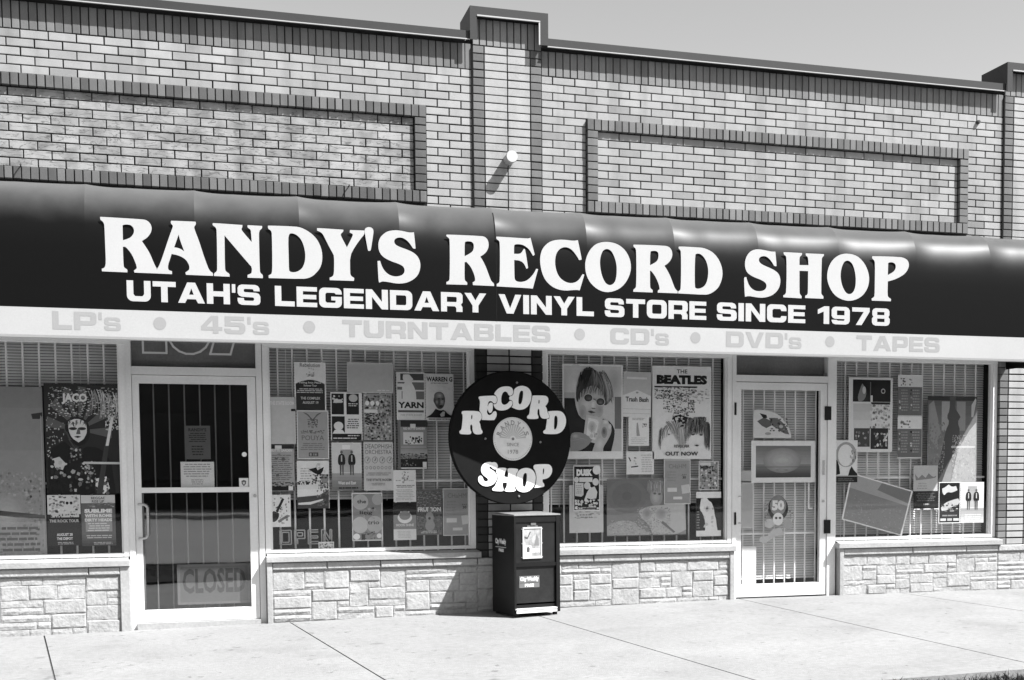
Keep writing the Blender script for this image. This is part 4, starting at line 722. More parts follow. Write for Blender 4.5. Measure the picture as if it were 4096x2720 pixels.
# ------------------------------------------------------------------ round record sign
DC = Vector((.256, -.28, 1.514)); TH = math.radians(12)
ds = empty('record_sign', DC, rz=TH)
tag(ds, 'big round black sign shaped like a vinyl record hanging on the brick pier', 'sign')
def ring(n, r, y, cz=0): return [(r*math.cos(2*math.pi*i/n), y, cz+r*math.sin(2*math.pi*i/n)) for i in range(n)]
N = 96; mb = MB(); mb.add(ring(N, .562, 0)+ring(N, .569, .006)+ring(N, .569, .045), [tuple(range(N))]+[(i, (i+1) % N, N+(i+1) % N, N+i) for i in range(N)]+[(N+i, N+(i+1) % N, 2*N+(i+1) % N, 2*N+i) for i in range(N)]+[tuple(range(3*N-1, 2*N-1, -1))])
mb.build('disc', matte_black, ds)
PD = lambda x, y, z: (x, y, z)
letter_m = mat('white_sign_letter', .80, .6, (.03, 8), (.04, 90), (0, 1), .2)
for nm, o_, h_ in DISC:
    mb = MB(); o2 = inset(smooth_loop(o_), .0022); h2 = [smooth_loop(h_)] if h_ else []
    extrude2d(mb, o2, h2, -.008, .007, 0, PD); mb.build('letter', letter_m, ds)
lab = MB(); R_ = .185; lc = (.006, -.010)
lab.add([(x+lc[0], -.004, z+lc[1]) for x, y, z in ring(48, R_, 0)], [tuple(range(48))])
lo_ = lab.build('record_label', mat('label_paper', .62, .6, (.06, 20), (.05, 200)), ds)
rays = MB()
for k in range(15):
    a0 = math.radians(8+k*11.7-2.6); a1 = math.radians(8+k*11.7+2.6)
    rays.add([(lc[0]+.028*math.cos(a0), -.0046, lc[1]+.028*math.sin(a0)), (lc[0]+.125*math.cos(a0-.02), -.0046, lc[1]+.125*math.sin(a0-.02)), (lc[0]+.125*math.cos(a1+.02), -.0046, lc[1]+.125*math.sin(a1+.02)), (lc[0]+.028*math.cos(a1), -.0046, lc[1]+.028*math.sin(a1))], [(0, 1, 2, 3)])
for r0, r1, a0, a1 in ((.168, .1765, -170, -10), (.176, .179, -5, 185)):
    for i in range(60):
        if r0 < .17 and i % 2: continue
        b0, b1 = [math.radians(a0+(a1-a0)*(i+q)/60) for q in (0, 1)]
        rays.add([(lc[0]+r*math.cos(b), -.0046, lc[1]+r*math.sin(b)) for r, b in ((r0, b0), (r0, b1), (r1, b1), (r1, b0))], [(0, 3, 2, 1)])
rays.build('label_rays', mat('label_ink', .40, .6), ds)
tx = MB()
def put_text(mb, s, cx, cz, wd, ht, y, mi=0, bold=0, rot=0, P=None, centre=None):
    v, f = text2d(s, bold); c, s_ = math.cos(rot), math.sin(rot)
    P = P or (lambda x, yy, z: (x, yy, z)); vs = []
    for x, z in v:
        a, b = (x-.5)*wd, (z-.5)*ht; vs.append(P(cx+a*c-b*s_, y, cz+a*s_+b*c))
    mb.add(vs, f, mi)
put_text(tx, 'SINCE', lc[0], lc[1]-.048, .115, .030, -.0056, bold=.01); put_text(tx, '1978', lc[0], lc[1]-.110, .098, .036, -.0056, bold=.01)
for i, ch in enumerate("RANDY'S"):
    a = math.radians(160-i*23.3); put_text(tx, ch, lc[0]+.138*math.cos(a), lc[1]+.138*math.sin(a), .012 if ch == "'" else .036, .018 if ch == "'" else .042, -.0052, bold=.03, rot=a-math.pi/2)
tx.build('label_text', mat('label_ink_dark', .25, .6), ds)
bo_ = MB()
for x, z in ((.05, .47), (-.25, -.01), (.27, -.035), (.06, -.50)): bo_.tube((x, .002, z), (x, -.010, z), .011, 12, r2=.008)
bo_.tube((lc[0], -.004, lc[1]), (lc[0], -.012, lc[1]), .011, 12)
bo_.build('bolt', mat('bolt_metal', .16, .5, spec=.5), ds)
br = MB()
for z in (.25, -.25): br.box(-.12, .16, .045, .26, z-.02, z+.02)
br.build('wall_bracket', matte_black, ds)

# ------------------------------------------------------------------ newspaper box
nbx = empty('newspaper_box', (.20, -.56, 0), rz=math.radians(12))
tag(nbx, 'black metal street newspaper box standing under the round sign', 'newspaper box')
W_, D_, H_ = .432, .44, .865
b = MB()
b.box(0, .018, 0, D_, .015, H_-.012); b.box(W_-.035, W_, 0, D_, .03, H_-.012); b.box(.018, W_-.035, D_-.015, D_, .03, H_-.012)
b.box(.018, W_-.035, .02, D_-.015, .06, .10); b.box(.018, W_-.035, .004, .05, H_-.065, H_-.013); b.box(.018, W_-.035, .006, .04, .425, .455)
b.build('body', black_m, nbx)
MB().box(-.004, W_+.004, -.006, D_+.004, H_-.012, H_, b=.003).add([(-.004, .0, H_+.0005), (W_, .0, H_+.0005), (W_, D_, H_+.014), (-.004, D_, H_+.014)], [(0, 1, 2, 3)]).build('top', mat('worn_grey_top', .20, .5, (.15, 8), (.1, 60), (.1, 60), .4), nbx)
MB().box(.022, W_-.04, .022, .034, .115, .424).build('lower_panel', mat('box_front_panel', .013, .5, (.3, 9), (.2, 60), (0, 1), .3), nbx)
MB().box(.022, W_-.04, .014, .030, .456, H_-.066).build('door', mat('box_door', .012, .4, (.3, 9), (0, 1), (0, 1), .3), nbx)
MB().box(.004, W_-.045, -.035, .10, .060, .072, b=.003).box(.004, W_-.045, -.030, -.024, .035, .0595).build('ledge', mat('ledge_metal', .62, .45, (.1, 9), (0, 1), (0, 1), .5), nbx)
MB().box(.02, .05, .02, .05, 0, .04).box(W_-.05, W_-.02, .02, .05, 0, .04).box(.02, .05, D_-.05, D_-.02, 0, .04).box(W_-.05, W_-.02, D_-.05, D_-.02, 0, .04).build('foot', black_m, nbx)
f_ = MB(); f_.box(.082, .092, .004, .0135, .50, .755); f_.box(.252, .262, .004, .0135, .50, .755); f_.box(.082, .262, .002, .0135, .745, .757); f_.box(.082, .262, .001, .0135, .492, .512)
f_.build('display_frame', mat('clear_frame', .5, .4, spec=.5), nbx)
f_ = MB(); f_.box(.0925, .2515, .008, .0132, .513, .744, 0)
f_.add([(.10, .0072, .52), (.165, .0072, .52), (.165, .0072, .60), (.10, .0072, .60)], [(0, 1, 2, 3)], 1)
f_.add([(.12, .0066, .545), (.147, .0066, .545), (.15, .0066, .575), (.142, .0066, .592), (.125, .0066, .592), (.117, .0066, .572)], [(0, 1, 2, 3, 4, 5)], 2)
f_.add([(.19, .0072, .60), (.235, .0072, .60), (.232, .0072, .66), (.215, .0072, .70), (.205, .0072, .665)], [(0, 1, 2, 3, 4)], 3)
f_.add([(.10, .0072, .665), (.128, .0072, .655), (.16, .0072, .715), (.152, .0072, .72), (.127, .0072, .672), (.10, .0072, .68)], [(0, 1, 2, 3, 4, 5)], 2)
for i in range(5): f_.add([(.172+i*.015, .0068, .543), (.182+i*.015, .0068, .543), (.182+i*.015, .0068, .575), (.172+i*.015, .0068, .575)], [(0, 1, 2, 3)], 1)
f_.build('display_card', None, nbx, mats=[mat('card_photo', .30, .5, (.35, 14), (.2, 60)), grey(1.0), grey(.3), grey(.45)])
MB().box(.158, .206, .000, .0135, .772, .792).box(.125, .225, .006, .0135, .757, .771).build('hinge', mat('hinge_metal', .12, .4, spec=.5), nbx)
for x in (.076, .268):
    for z in (.503, .62, .742): MB().tube((x, .0135, z), (x, .006, z), .004, 8).build('rivet', steel_m, nbx)
f_ = MB(); f_.add([(.055, .0212, .245), (.245, .0212, .245), (.245, .0212, .345), (.055, .0212, .345)], [(0, 1, 2, 3)], 0)
f_.add([(.060, .0208, .285), (.240, .0208, .285), (.240, .0208, .289), (.060, .0208, .289)], [(0, 1, 2, 3)], 1)
put_text(f_, 'City Weekly', .150, .316, .172, .044, .0206, 2, bold=.04); put_text(f_, 'FREE', .150, .265, .085, .024, .0206, 2, bold=.03)
f_.build('masthead', None, nbx, mats=[grey(.40), grey(.2), grey(.97)])
f_ = MB(); PS = lambda x, y, z: (-.0015+y, x, z)
def side_text(mb, s, cu, cz, wd, ht, bold):
    v, f = text2d(s, bold); mb.add([(-.0016, D_-(cu+(x-.5)*wd), cz+(z-.5)*ht) for x, z in v], f)
side_text(f_, 'City Weekly', .175, .625, .215, .060, .05); side_text(f_, 'FREE', .185, .555, .10, .026, .04)
f_.add([(-.0016, D_-.07, .583), (-.0016, D_-.285, .583), (-.0016, D_-.285, .579), (-.0016, D_-.07, .579)], [(0, 1, 2, 3)])
f_.build('side_masthead', grey(.93), nbx)
# chain from the box to the wall
ch = MB(); pts = [(.655, -.12, .36), (.675, -.11, .34), (.700, -.10, .30), (.712, -.10, .25), (.716, -.10, .20), (.712, -.11, .15), (.70, -.12, .10), (.695, -.14, .05), (.69, -.16, .012)]
for i, (a, c_) in enumerate(zip(pts, pts[1:])):
    for q in range(2):
        p = Vector(a).lerp(Vector(c_), (q+.5)/2); d = (Vector(c_)-Vector(a)).normalized(); s_ = Vector((0, 1, 0)) if (i*2+q) % 2 else Vector((1, 0, 0)).cross(d).cross(d)*-1
        s_ = (s_-d*s_.dot(d)).normalized(); lk = [p+d*.017*math.cos(t)+s_*.010*math.sin(t) for t in [k*math.pi/4 for k in range(9)]]
        ch.path(lk, .003, 5)
tag(ch.build('chain', mat('rusty_chain', .06, .6, (.3, 40), spec=.4)), 'short dark security chain hanging beside the newspaper box', 'chain')

# ------------------------------------------------------------------ small fittings on the wall
vp = MB(); vp.tube((.31, .01, 3.915), (.31, -.13, 3.915), .046, 24); vo = vp.build('vent_pipe', mat('white_pipe', .40, .5), smooth=False)
MB().tube((0, -.1302, 0), (0, -.150, 0), .052, 24, r2=.048).build('pipe_cap', mat('white_pipe_cap', .45, .5), vo).location = (.31, 0, 3.915)
tag(vo, 'short capped white pipe sticking out of the brick pilaster above the awning', 'pipe')
st = MB(); c0 = W_PT['stub']; st.tube((c0[0], .01, c0[1]), (c0[0], -.028, c0[1]), .022, 14, r2=.017); st.tube((c0[0], -.029, c0[1]), (c0[0], -.034, c0[1]), .012, 10)
tag(st.build('wall_socket', mat('dark_socket', .05, .7)), 'dark round fixing on the pale bricks near the right pilaster', 'fixing')
for i, (x, z, lb) in enumerate(((W_PT['hook1'][0], W_PT['hook1'][1], 'thin metal hook above the awning at the left edge of the photo'), (W_PT['hook2'][0], W_PT['hook2'][1], 'thin metal hook above the first letters of the awning, right of the other hook'))):
    hk = MB(); hk.path([(x, -.03, z), (x+.004, -.075, z+.012), (x+.004, -.09, z-.004)], .005, 6)
    tag(hk.build('wall_hook', mat('hook_metal', .05, .5)), lb, 'hook', 'metal hooks above the awning')

# ------------------------------------------------------------------ posters and notices behind the glass
def poster(name, rect, ops, label, cat='poster', base=.9, y=.086, rot=0, group=None, th=.0008, border=None):
    """rect (x0, z0, x1, z1); ops are flat print in unit coordinates, u right, v down"""
    x0, z0, x1, z1 = rect; w, h = x1-x0, z1-z0; cx, cz = (x0+x1)/2, (z0+z1)/2
    mb = MB(); gi = []
    def g(v):
        m = grey(v)
        if m not in gi: gi.append(m)
        return gi.index(m)
    curl = random.uniform(-.004, .004)
    if base is not None: mb.box(-w/2, w/2, 0, th, -h/2, h/2, g(base))
    lay = [-.0002]
    P = lambda u, v: ((u-.5)*w, lay[0], (.5-v)*h)
    def quad(a, b, c, d, gg): mb.add([P(a, d), P(c, d), P(c, b), P(a, b)], [(0, 1, 2, 3)], g(gg))
    for op in ops:
        lay[0] -= .00022; k = op[0]
        if k == 'r': quad(*op[1:5], op[5])
        elif k == 'p':
            pts = [((u-.5)*w, (.5-v)*h) for u, v in op[1]]; pts = smooth_loop(pts) if len(pts) > 6 else pts
            extrude2d(mb, pts, [], lay[0], 0, g(op[2]), None, False)
        elif k == 'e':
            _, eu, ev, ru, rv, gg = op; n = 20
            mb.add([P(eu+ru*math.cos(2*math.pi*i/n), ev-rv*math.sin(2*math.pi*i/n)) for i in range(n)], [tuple(range(n))], g(gg))
        elif k == 't':
            _, s, u, v, tw, thh, gg = op[:7]; bold = op[7] if len(op) > 7 else .0; ro = op[8] if len(op) > 8 else 0
            put_text(mb, s, (u-.5)*w, (.5-v)*h, tw*w, thh*h, lay[0], g(gg), bold, ro)
        elif k == 'l':
            _, a, b, c, d, n, gg = op[:7]; rh = (d-b)/n
            for i in range(n):
                u = a+random.uniform(0, .12)*(c-a); e = c-random.uniform(0, .15)*(c-a)
                while u < e:
                    q = min(e, u+random.uniform(.08, .3)*(c-a)); quad(u, b+i*rh+rh*.22, q, b+i*rh+rh*.70, gg); u = q+.02
        elif k == 'n':
            _, a, b, c, d, nu, nv, glo, ghi, den = op
            for i in range(nu):
                for j in range(nv):
                    if random.random() > den: continue
                    cu, cv = a+(c-a)*(i+.5+random.uniform(-.4, .4))/nu, b+(d-b)*(j+.5+random.uniform(-.4, .4))/nv
                    ru, rv = (c-a)/nu*random.uniform(.4, .9), (d-b)/nv*random.uniform(.35, .8); m_ = random.choice((4, 5, 6)); ph = random.uniform(0, 6)
                    mb.add([P(min(c, max(a, cu+ru*math.cos(ph+2*math.pi*q/m_)*random.uniform(.6, 1))), min(d, max(b, cv-rv*math.sin(ph+2*math.pi*q/m_)*random.uniform(.6, 1)))) for q in range(m_)], [tuple(range(m_))], g(random.uniform(glo, ghi)))
        elif k == 'g':   # tonal steps top to bottom
            _, a, b, c, d, ga, gb, n = op
            for i in range(n): quad(a, b+(d-b)*i/n, c, b+(d-b)*(i+1)/n, ga+(gb-ga)*i/(n-1))
        elif k == 's':   # soft tonal spot: nested ellipses from g0 (rim) to g1 (middle), drifting by (du, dv)
            _, eu, ev, ru, rv, g0, g1, n, du, dv = op
            for i in range(n):
                f = 1-i/n; lay[0] -= .00004
                mb.add([P(eu+du*(1-f)+ru*f*math.cos(2*math.pi*q/18), ev+dv*(1-f)-rv*f*math.sin(2*math.pi*q/18)) for q in range(18)], [tuple(range(18))], g(g0+(g1-g0)*(i+.5)/n))
        elif k == 'k':   # strands: (u0, v0, u1, v1) band swept to (u2, v2, u3, v3), n curved hairs
            _, a, b, c, d, bend, n, wd, glo, ghi = op
            for i in range(n):
                f = random.random(); lay[0] -= .000012; jt = lambda q=.02: random.uniform(-q, q)
                s0 = (a[0]+(b[0]-a[0])*f+jt(), a[1]+(b[1]-a[1])*f+jt()); s1 = (c[0]+(d[0]-c[0])*f+jt(.03), c[1]+(d[1]-c[1])*f+jt(.03)); wv = wd*random.uniform(.5, 1.4); be = bend*random.uniform(.6, 1.3)
                pts = []
                for q in range(5):
                    t_ = q/4; pts.append((s0[0]+(s1[0]-s0[0])*t_+be*math.sin(math.pi*t_), s0[1]+(s1[1]-s0[1])*t_))
                gg = g(random.uniform(glo, ghi))
                mb.add([P(x-wv*(1-.8*q/4), y_) for q, (x, y_) in enumerate(pts)]+[P(x+wv*(1-.8*q/4), y_) for q, (x, y_) in enumerate(pts)], [(q, q+1, q+6, q+5) for q in range(4)], gg)
        elif k == 'w':   # wedge fan
            _, u, v, ru, rv, a0, a1, n, gg = op
            for i in range(n):
                b0 = math.radians(a0+(a1-a0)*i/n); b1 = math.radians(a0+(a1-a0)*(i+.5)/n)
                mb.add([P(u, v), P(u+ru*math.cos(b0), v-rv*math.sin(b0)), P(u+ru*math.cos(b1), v-rv*math.sin(b1))], [(0, 1, 2)], g(gg))
    o = mb.build(name, None, mats=gi or [grey(.9)]); o.location = (cx, y, cz); o.rotation_euler = (0, rot, 0)
    return tag(o, label, cat, group)

def men(x=.5, dk=.12, lo=.3):   # two standing figures
    r = []
    for u in (x-.17, x+.17):
        r += [('e', u, .20, .045, .03, .35), ('p', [(u-.11, .28), (u-.04, .235), (u+.04, .235), (u+.11, .28), (u+.13, .42), (u+.09, .47), (u-.09, .47), (u-.13, .42)], dk),
              ('p', [(u-.07, .46), (u-.01, .46), (u-.02, .68), (u-.06, .68)], lo), ('p', [(u+.01, .46), (u+.07, .46), (u+.06, .68), (u+.02, .68)], lo+.05), ('r', u-.02, .27, u+.02, .40, .75)]
    return r
NEW = []
random.seed(77)
R_ = PT
# --- left window
poster('poster', R_['win1_big'], [('g', 0, 0, 1, 1, .50, .60, 8), ('p', [(.80, .16), (.99, .15), (.99, .17), (.94, .19), (.82, .19)], .18), ('r', .955, .17, .965, .95, .66), ('n', .05, .5, .95, 1, 18, 26, .48, .66, .7), ('s', .35, .75, .3, .12, .56, .68, 5, 0, 0), ('e', .02, .42, .07, .06, .1), ('p', [(0, .72), (.5, .74), (.98, .76), (.98, .78), (.5, .77), (0, .75)], .28), ('l', .2, .82, .9, .98, 5, .35)],
       'tall faded grey poster in the far left window, left of the dark bass player poster', base=.62, y=.10)
jz = [('p', [(.0, 0), (1, 0), (1, 1), (0, 1)], .14), ('w', .45, .42, .44, .40, -10, 190, 7, .36), ('n', .05, .03, .98, .30, 34, 26, .45, .95, .3), ('n', .02, .3, .25, .7, 12, 24, .5, .9, .25), ('k', (.60, .05), (.98, .10), (.62, .28), (.98, .30), .03, 40, .004, .6, .95), ('n', .80, .12, 1, .42, 9, 14, .6, .95, .6)]
jz += [('t', 'JACO', .40, .135, .34, .10, .92, .05), ('p', [(.03, .60), (.25, .52), (.4, .62), (.6, .55), (.86, .64), (.92, 1), (.02, 1)], .06),
       ('p', [(.28, .34), (.36, .30), (.48, .30), (.57, .34), (.60, .42), (.58, .50), (.50, .56), (.36, .56), (.28, .50), (.26, .40)], .10),
       ('p', [(.31, .34), (.42, .31), (.54, .34), (.56, .42), (.53, .49), (.44, .53), (.35, .49), (.31, .42)], .88), ('k', (.31, .345), (.55, .345), (.31, .37), (.56, .37), 0, 30, .01, .1, .5), ('s', .37, .405, .055, .014, .3, .05, 3, 0, 0), ('s', .49, .405, .055, .014, .3, .05, 3, 0, 0), ('p', [(.43, .41), (.46, .41), (.47, .455), (.41, .455)], .35), ('p', [(.38, .478), (.43, .470), (.48, .478), (.43, .49)], .08), ('p', [(.30, .42), (.34, .47), (.38, .52), (.44, .535), (.5, .51), (.55, .45), (.55, .49), (.47, .56), (.38, .56), (.30, .50)], .06), ('k', (.27, .42), (.34, .52), (.34, .60), (.5, .62), 0, 30, .012, .03, .3),
       ('p', [(.08, .68), (.18, .66), (.26, .72), (.22, .78), (.12, .76)], .8), ('n', .06, .66, .34, .86, 5, 5, .03, .85, .7), ('n', .46, .70, .66, .90, 6, 7, .05, .9, .75), ('p', [(.66, .86), (.80, .84), (.84, .95), (.76, 1), (.64, .97)], .9), ('n', .64, .85, .84, 1, 4, 5, .05, .5, .5), ('n', .32, .57, .48, .70, 5, 5, .05, .85, .7),
       ('p', [(.80, .50), (.86, .50), (.74, 1), (.66, 1)], .22), ('p', [(.88, .30), (.92, .30), (.84, .56), (.80, .56)], .9), ('p', [(.5, .705), (1, .71), (1, .73), (.5, .725)], .8), ('n', .3, .74, .62, .98, 7, 6, .1, .75, .5)]
poster('poster', R_['jazz'], jz, 'dark musician poster with paint splashes above two smaller flyers, far left window', base=.15)
poster('poster', R_['skullguy'], [('r', .0, .38, 1, 1, .07), ('n', .05, .02, .95, .36, 10, 8, .15, .95, .8), ('e', .66, .17, .14, .16, .85), ('e', .60, .16, .045, .03, .1), ('e', .72, .16, .045, .03, .1), ('r', .1, .37, .95, .44, .8), ('n', .1, .37, .95, .44, 16, 2, .1, .3, .6), ('t', 'THE ROCK TOUR', .5, .51, .9, .06, .75, .04), ('t', 'AUGUST 20', .5, .78, .48, .055, .93, .03), ('t', 'THE DEPOT', .5, .86, .48, .055, .93, .03), ('l', .25, .92, .8, .98, 2, .7)],
       'black and white flyer with a masked face, AUGUST 20 THE DEPOT, far left window', base=.85)
poster('poster', R_['reggae'], [('r', 0, .16, 1, 1, .38), ('g', 0, .78, 1, 1, .36, .22, 4), ('t', 'REGGAE', .5, .06, .4, .05, .2, .01), ('t', 'RISE UP', .5, .125, .36, .05, .2, .01), ('n', 0, .15, 1, .24, 12, 3, .3, .7, .6), ('r', .12, .34, .90, .72, .58), ('t', 'SUBLIME', .5, .31, .82, .075, .97, .06), ('t', 'WITH ROME', .5, .405, .8, .06, .93, .05), ('t', 'DIRTY HEADS', .5, .49, .8, .06, .93, .05), ('l', .15, .54, .85, .72, 4, .85), ('l', .12, .78, .9, .86, 2, .75), ('l', .3, .92, .9, .98, 2, .7)],
       'light grey festival flyer with REGGAE RISE UP on top, right of the masked face flyer', base=.8)
# --- left door
poster('notice', R_['d_dark'], [('t', "RANDY'S", .5, .12, .7, .1, .12, .03), ('l', .15, .2, .85, .5, 5, .14), ('l', .25, .58, .75, .9, 4, .16)], 'dim dark opening hours sheet in the upper glass of the left door', 'notice', base=.36)
poster('notice', R_['d_white'], [('l', .06, .06, .92, .62, 6, .62), ('l', .3, .68, .7, .92, 3, .66)], 'white handwritten sheet taped inside the left door, below the dark sheet', 'notice', base=.93, y=.083)
poster('sticker', R_['shield'], [('e', .5, .5, .5, .5, .9), ('p', [(.25, .3), (.5, .2), (.75, .3), (.72, .6), (.5, .85), (.28, .6)], .3), ('p', [(.36, .4), (.64, .4), (.6, .6), (.5, .7), (.4, .6)], .75)], 'small round shield sticker low in the upper glass of the left door', 'sticker', base=.9, y=.060)
o = MB().tube((0, 0, 0), (0, -.002, 0), .02, 18).build('sticker', grey(.95)); o.location = (-1.947, .062, 1.378); tag(o, 'plain white dot sticker above the shield sticker on the left door', 'sticker')
poster('closed_sign', R_['closed'], [('r', .04, .06, .96, .94, .34), ('t', 'CLOSED', .5, .42, .86, .62, .22, .03)], 'large CLOSED sign behind the lower glass of the left door', 'sign', base=.40, y=.12, th=.005)
# --- window right of the left door
poster('poster', R_['rebel'], [('p', [(.04, .45), (.2, .40), (.5, .355), (.8, .40), (.96, .45), (.96, 1), (.04, 1)], .14), ('t', 'Rebelution', .5, .06, .64, .085, .35, .01), ('n', .38, .12, .64, .30, 4, 5, .70, .85, .7), ('t', 'Falling Into Place', .5, .43, .7, .05, .9, .02), ('t', 'Summer Tour', .5, .485, .42, .04, .9, .02), ('l', .06, .54, .92, .65, 3, .8), ('t', 'THE COMPLEX', .5, .75, .62, .055, .85, .02), ('t', 'AUGUST 19', .5, .84, .5, .055, .85, .02)],
       'white and dark Rebelution concert flyer high in the window beside the left door', base=.95)
poster('poster', R_['state'], [('t', 'THE STATE ROOM', .58, .13, .76, .08, .93, .03), ('r', .0, .0, .12, .05, .1), ('n', 0, .08, .12, .36, 2, 5, .2, .9, .7), ('r', .86, .25, 1, .30, .12)], 'pale blank State Room flyer at the left edge of the window, under the bare blinds', base=.78)
butte = [('g', 0, 0, 1, .10, .18, .12, 2), ('r', .38, .03, .60, .10, .88), ('t', 'RED BUTTE GARDEN', .5, .135, .88, .055, .9, .03)]
poster('poster', R_['redb'], butte+[('l', .05, .22, .95, .78, 13, .45), ('n', .2, .2, .8, .75, 6, 8, .35, .6, .4), ('n', 0, .80, 1, .92, 12, 4, .08, .35, .9), ('r', 0, .90, 1, .99, .08), ('r', .05, .865, .95, .88, .6), ('r', .80, .90, .95, .985, .9)], 'grey garden concert poster with a dark crowd strip, below the blank State Room flyer', base=.66)
poster('poster', R_['pouya'], [('r', .03, .02, .97, .98, .62), ('p', [(.2, .04), (.34, .06), (.44, .14), (.5, .18), (.56, .14), (.66, .06), (.8, .04), (.62, .12), (.52, .22), (.46, .22), (.38, .12)], .35), ('n', .34, .18, .66, .36, 6, 6, .2, .5, .8), ('n', .12, .40, .88, .47, 12, 2, .3, .5, .9), ('t', 'POUYA', .5, .56, .7, .10, .38, .0), ('l', .1, .66, .9, .82, 4, .48), ('r', .36, .86, .66, .94, .3), ('t', '8 16', .5, .90, .22, .05, .7, .02)], 'mid grey POUYA poster with a winged figure, under the Rebelution flyer', base=.9)
poster('poster', R_['rabbit'], [('l', .08, .14, .45, .45, 6, .70), ('n', .55, .05, .9, .3, 4, 3, .75, .88, .6), ('p', [(.36, .18), (.60, .14), (.64, .20), (.84, .13), (.80, .24), (.70, .30), (.56, .27)], .08), ('e', .86, .38, .12, .10, .55), ('n', .38, .28, .98, .60, 8, 6, .15, .6, .8), ('n', 0, .42, .5, .52, 8, 2, .1, .3, .9), ('r', 0, .50, .66, .60, .9), ('r', 0, .60, .74, .75, .95), ('p', [(0, .76), (.7, .72), (.98, .60), (.98, 1), (0, 1)], .28), ('n', .6, .6, 1, .95, 5, 6, .2, .5, .8), ('p', [(.02, .88), (.4, .86), (.8, .80), (.8, .83), (.4, .92), (.02, .92)], .92)], 'white poster with a dark collaged figure at its lower right, under the POUYA poster', base=.92)
poster('poster', R_['four'], [('r', .03, .03, .42, .46, .05), ('r', .50, .03, .90, .46, .06), ('n', .05, .06, .4, .24, 4, 3, .6, .95, .6), ('e', .72, .12, .14, .08, .75), ('r', .1, .15, .36, .22, .85), ('l', .54, .22, .86, .30, 2, .9), ('r', .03, .50, .44, .86, .06), ('e', .24, .70, .15, .09, .9), ('p', [(.04, .86), (.12, .78), (.36, .78), (.46, .86)], .93), ('r', .03, .86, .97, 1, .05), ('l', .50, .54, .9, .76, 5, .3), ('l', .5, .88, .9, .92, 1, .9), ('l', .05, .93, .9, .98, 1, .85)], 'flyer of four small black and white squares in the upper middle of the window', base=.93)
poster('poster', R_['twomen'], [('r', .04, .03, .96, .66, .84), ('r', .36, .05, .62, .14, .95), ('g', .3, .15, .7, .62, .62, .70, 4), ('g', 0, .64, 1, 1, .62, .45, 5)]+men(.5)+[('t', 'West and East', .5, .84, .6, .07, .9, .03), ('l', .2, .92, .9, .98, 1, .15)], 'poster of two men in dark jackets below the four squares flyer', base=.88)
poster('poster', R_['greyh'], [('r', .01, .02, .99, .98, .72), ('l', .62, .88, .96, .95, 1, .88)], 'wide plain light grey sheet near the top middle of the window', base=.9)
poster('poster', R_['collage'], [('n', .03, .02, .97, .98, 12, 16, .05, .95, .95), ('r', .03, .33, .5, .40, .9), ('n', .05, .4, .6, .66, 6, 6, .05, .3, .9), ('e', .14, .2, .07, .05, .97), ('e', .32, .2, .07, .05, .97), ('e', .5, .2, .06, .05, .95), ('r', 0, .975, 1, .995, .2)], 'busy dark crowd collage poster under the wide plain grey sheet', base=.6)
dp_ = [('t', 'DEADPHISH', .5, .09, .9, .09, .32, .0), ('t', 'ORCHESTRA', .5, .205, .9, .09, .32, .0)]
for i in range(4): dp_ += [('e', .13+i*.25, .37, .10, .07, .45), ('e', .13+i*.25, .37, .085, .06, .78), ('p', [(.11+i*.25, .39), (.16+i*.25, .33), (.18+i*.25, .33), (.14+i*.25, .39)], .2)]
for i in range(7): dp_ += [('e', .1+i*.13, .53, .05, .035, .6), ('e', .1+i*.13, .53, .03, .02, .78)]
poster('poster', R_['deadp'], dp_+[('l', .05, .62, .95, .70, 2, .62), ('t', 'THE STATE ROOM', .5, .78, .86, .05, .40, .02), ('l', .2, .84, .8, .9, 2, .62)], 'pale DEADPHISH ORCHESTRA poster with a row of clock faces', base=.80)
poster('poster', R_['yarn'], [('r', .14, .03, .96, .17, .28), ('r', .0, .0, .14, .6, .9), ('r', .04, .21, .30, .24, .35), ('r', .55, .21, .97, .37, .42), ('r', .68, .40, .97, .57, .42), ('r', .03, .31, .20, .37, .42), ('r', .18, .40, .21, .56, .45), ('p', [(.24, .05), (.45, .04), (.5, .08), (.60, .15), (.50, .19), (.62, .30), (.68, .42), (.70, .60), (.20, .60), (.24, .3), (.30, .2), (.22, .15)], .92), ('t', 'YARN', .5, .69, .9, .13, .10, .04), ('r', .05, .80, .95, .845, .35), ('t', 'THE STATE ROOM', .5, .90, .75, .035, .5)], 'white YARN poster with a cowboy silhouette, upper right of the window', base=.93)
poster('poster', R_['warren'], [('t', 'WARREN G', .5, .115, .92, .10, .05, .04), ('t', 'HOT BEATS AND THE SHOW', .5, .20, .62, .028, .25, .02), ('n', .1, .25, .9, .4, 6, 3, .82, .9, .5), ('p', [(.30, .50), (.34, .42), (.50, .385), (.65, .43), (.70, .54), (.66, .68), (.55, .75), (.42, .74), (.32, .64), (.27, .57)], .30), ('s', .48, .47, .18, .09, .34, .72, 6, .03, -.01), ('s', .58, .60, .08, .08, .40, .70, 5, .0, 0), ('s', .40, .60, .06, .06, .34, .66, 4, 0, 0), ('s', .47, .53, .06, .015, .3, .08, 3, 0, 0), ('s', .60, .535, .05, .015, .3, .08, 3, 0, 0), ('s', .53, .69, .10, .04, .3, .10, 3, 0, 0), ('p', [(.50, .645), (.58, .645), (.60, .655), (.49, .658)], .55), ('p', [(.02, .92), (.20, .86), (.35, .74), (.50, .78), (.66, .76), (.8, .86), (.98, .90), (.98, .93), (.02, .93)], .04), ('p', [(.50, .86), (.6, .80), (.68, .80), (.66, .90), (.54, .91)], .75), ('l', .06, .94, .95, .985, 1, .35)], 'white WARREN G poster with a bald man in dark clothes beside the round sign', base=.90)
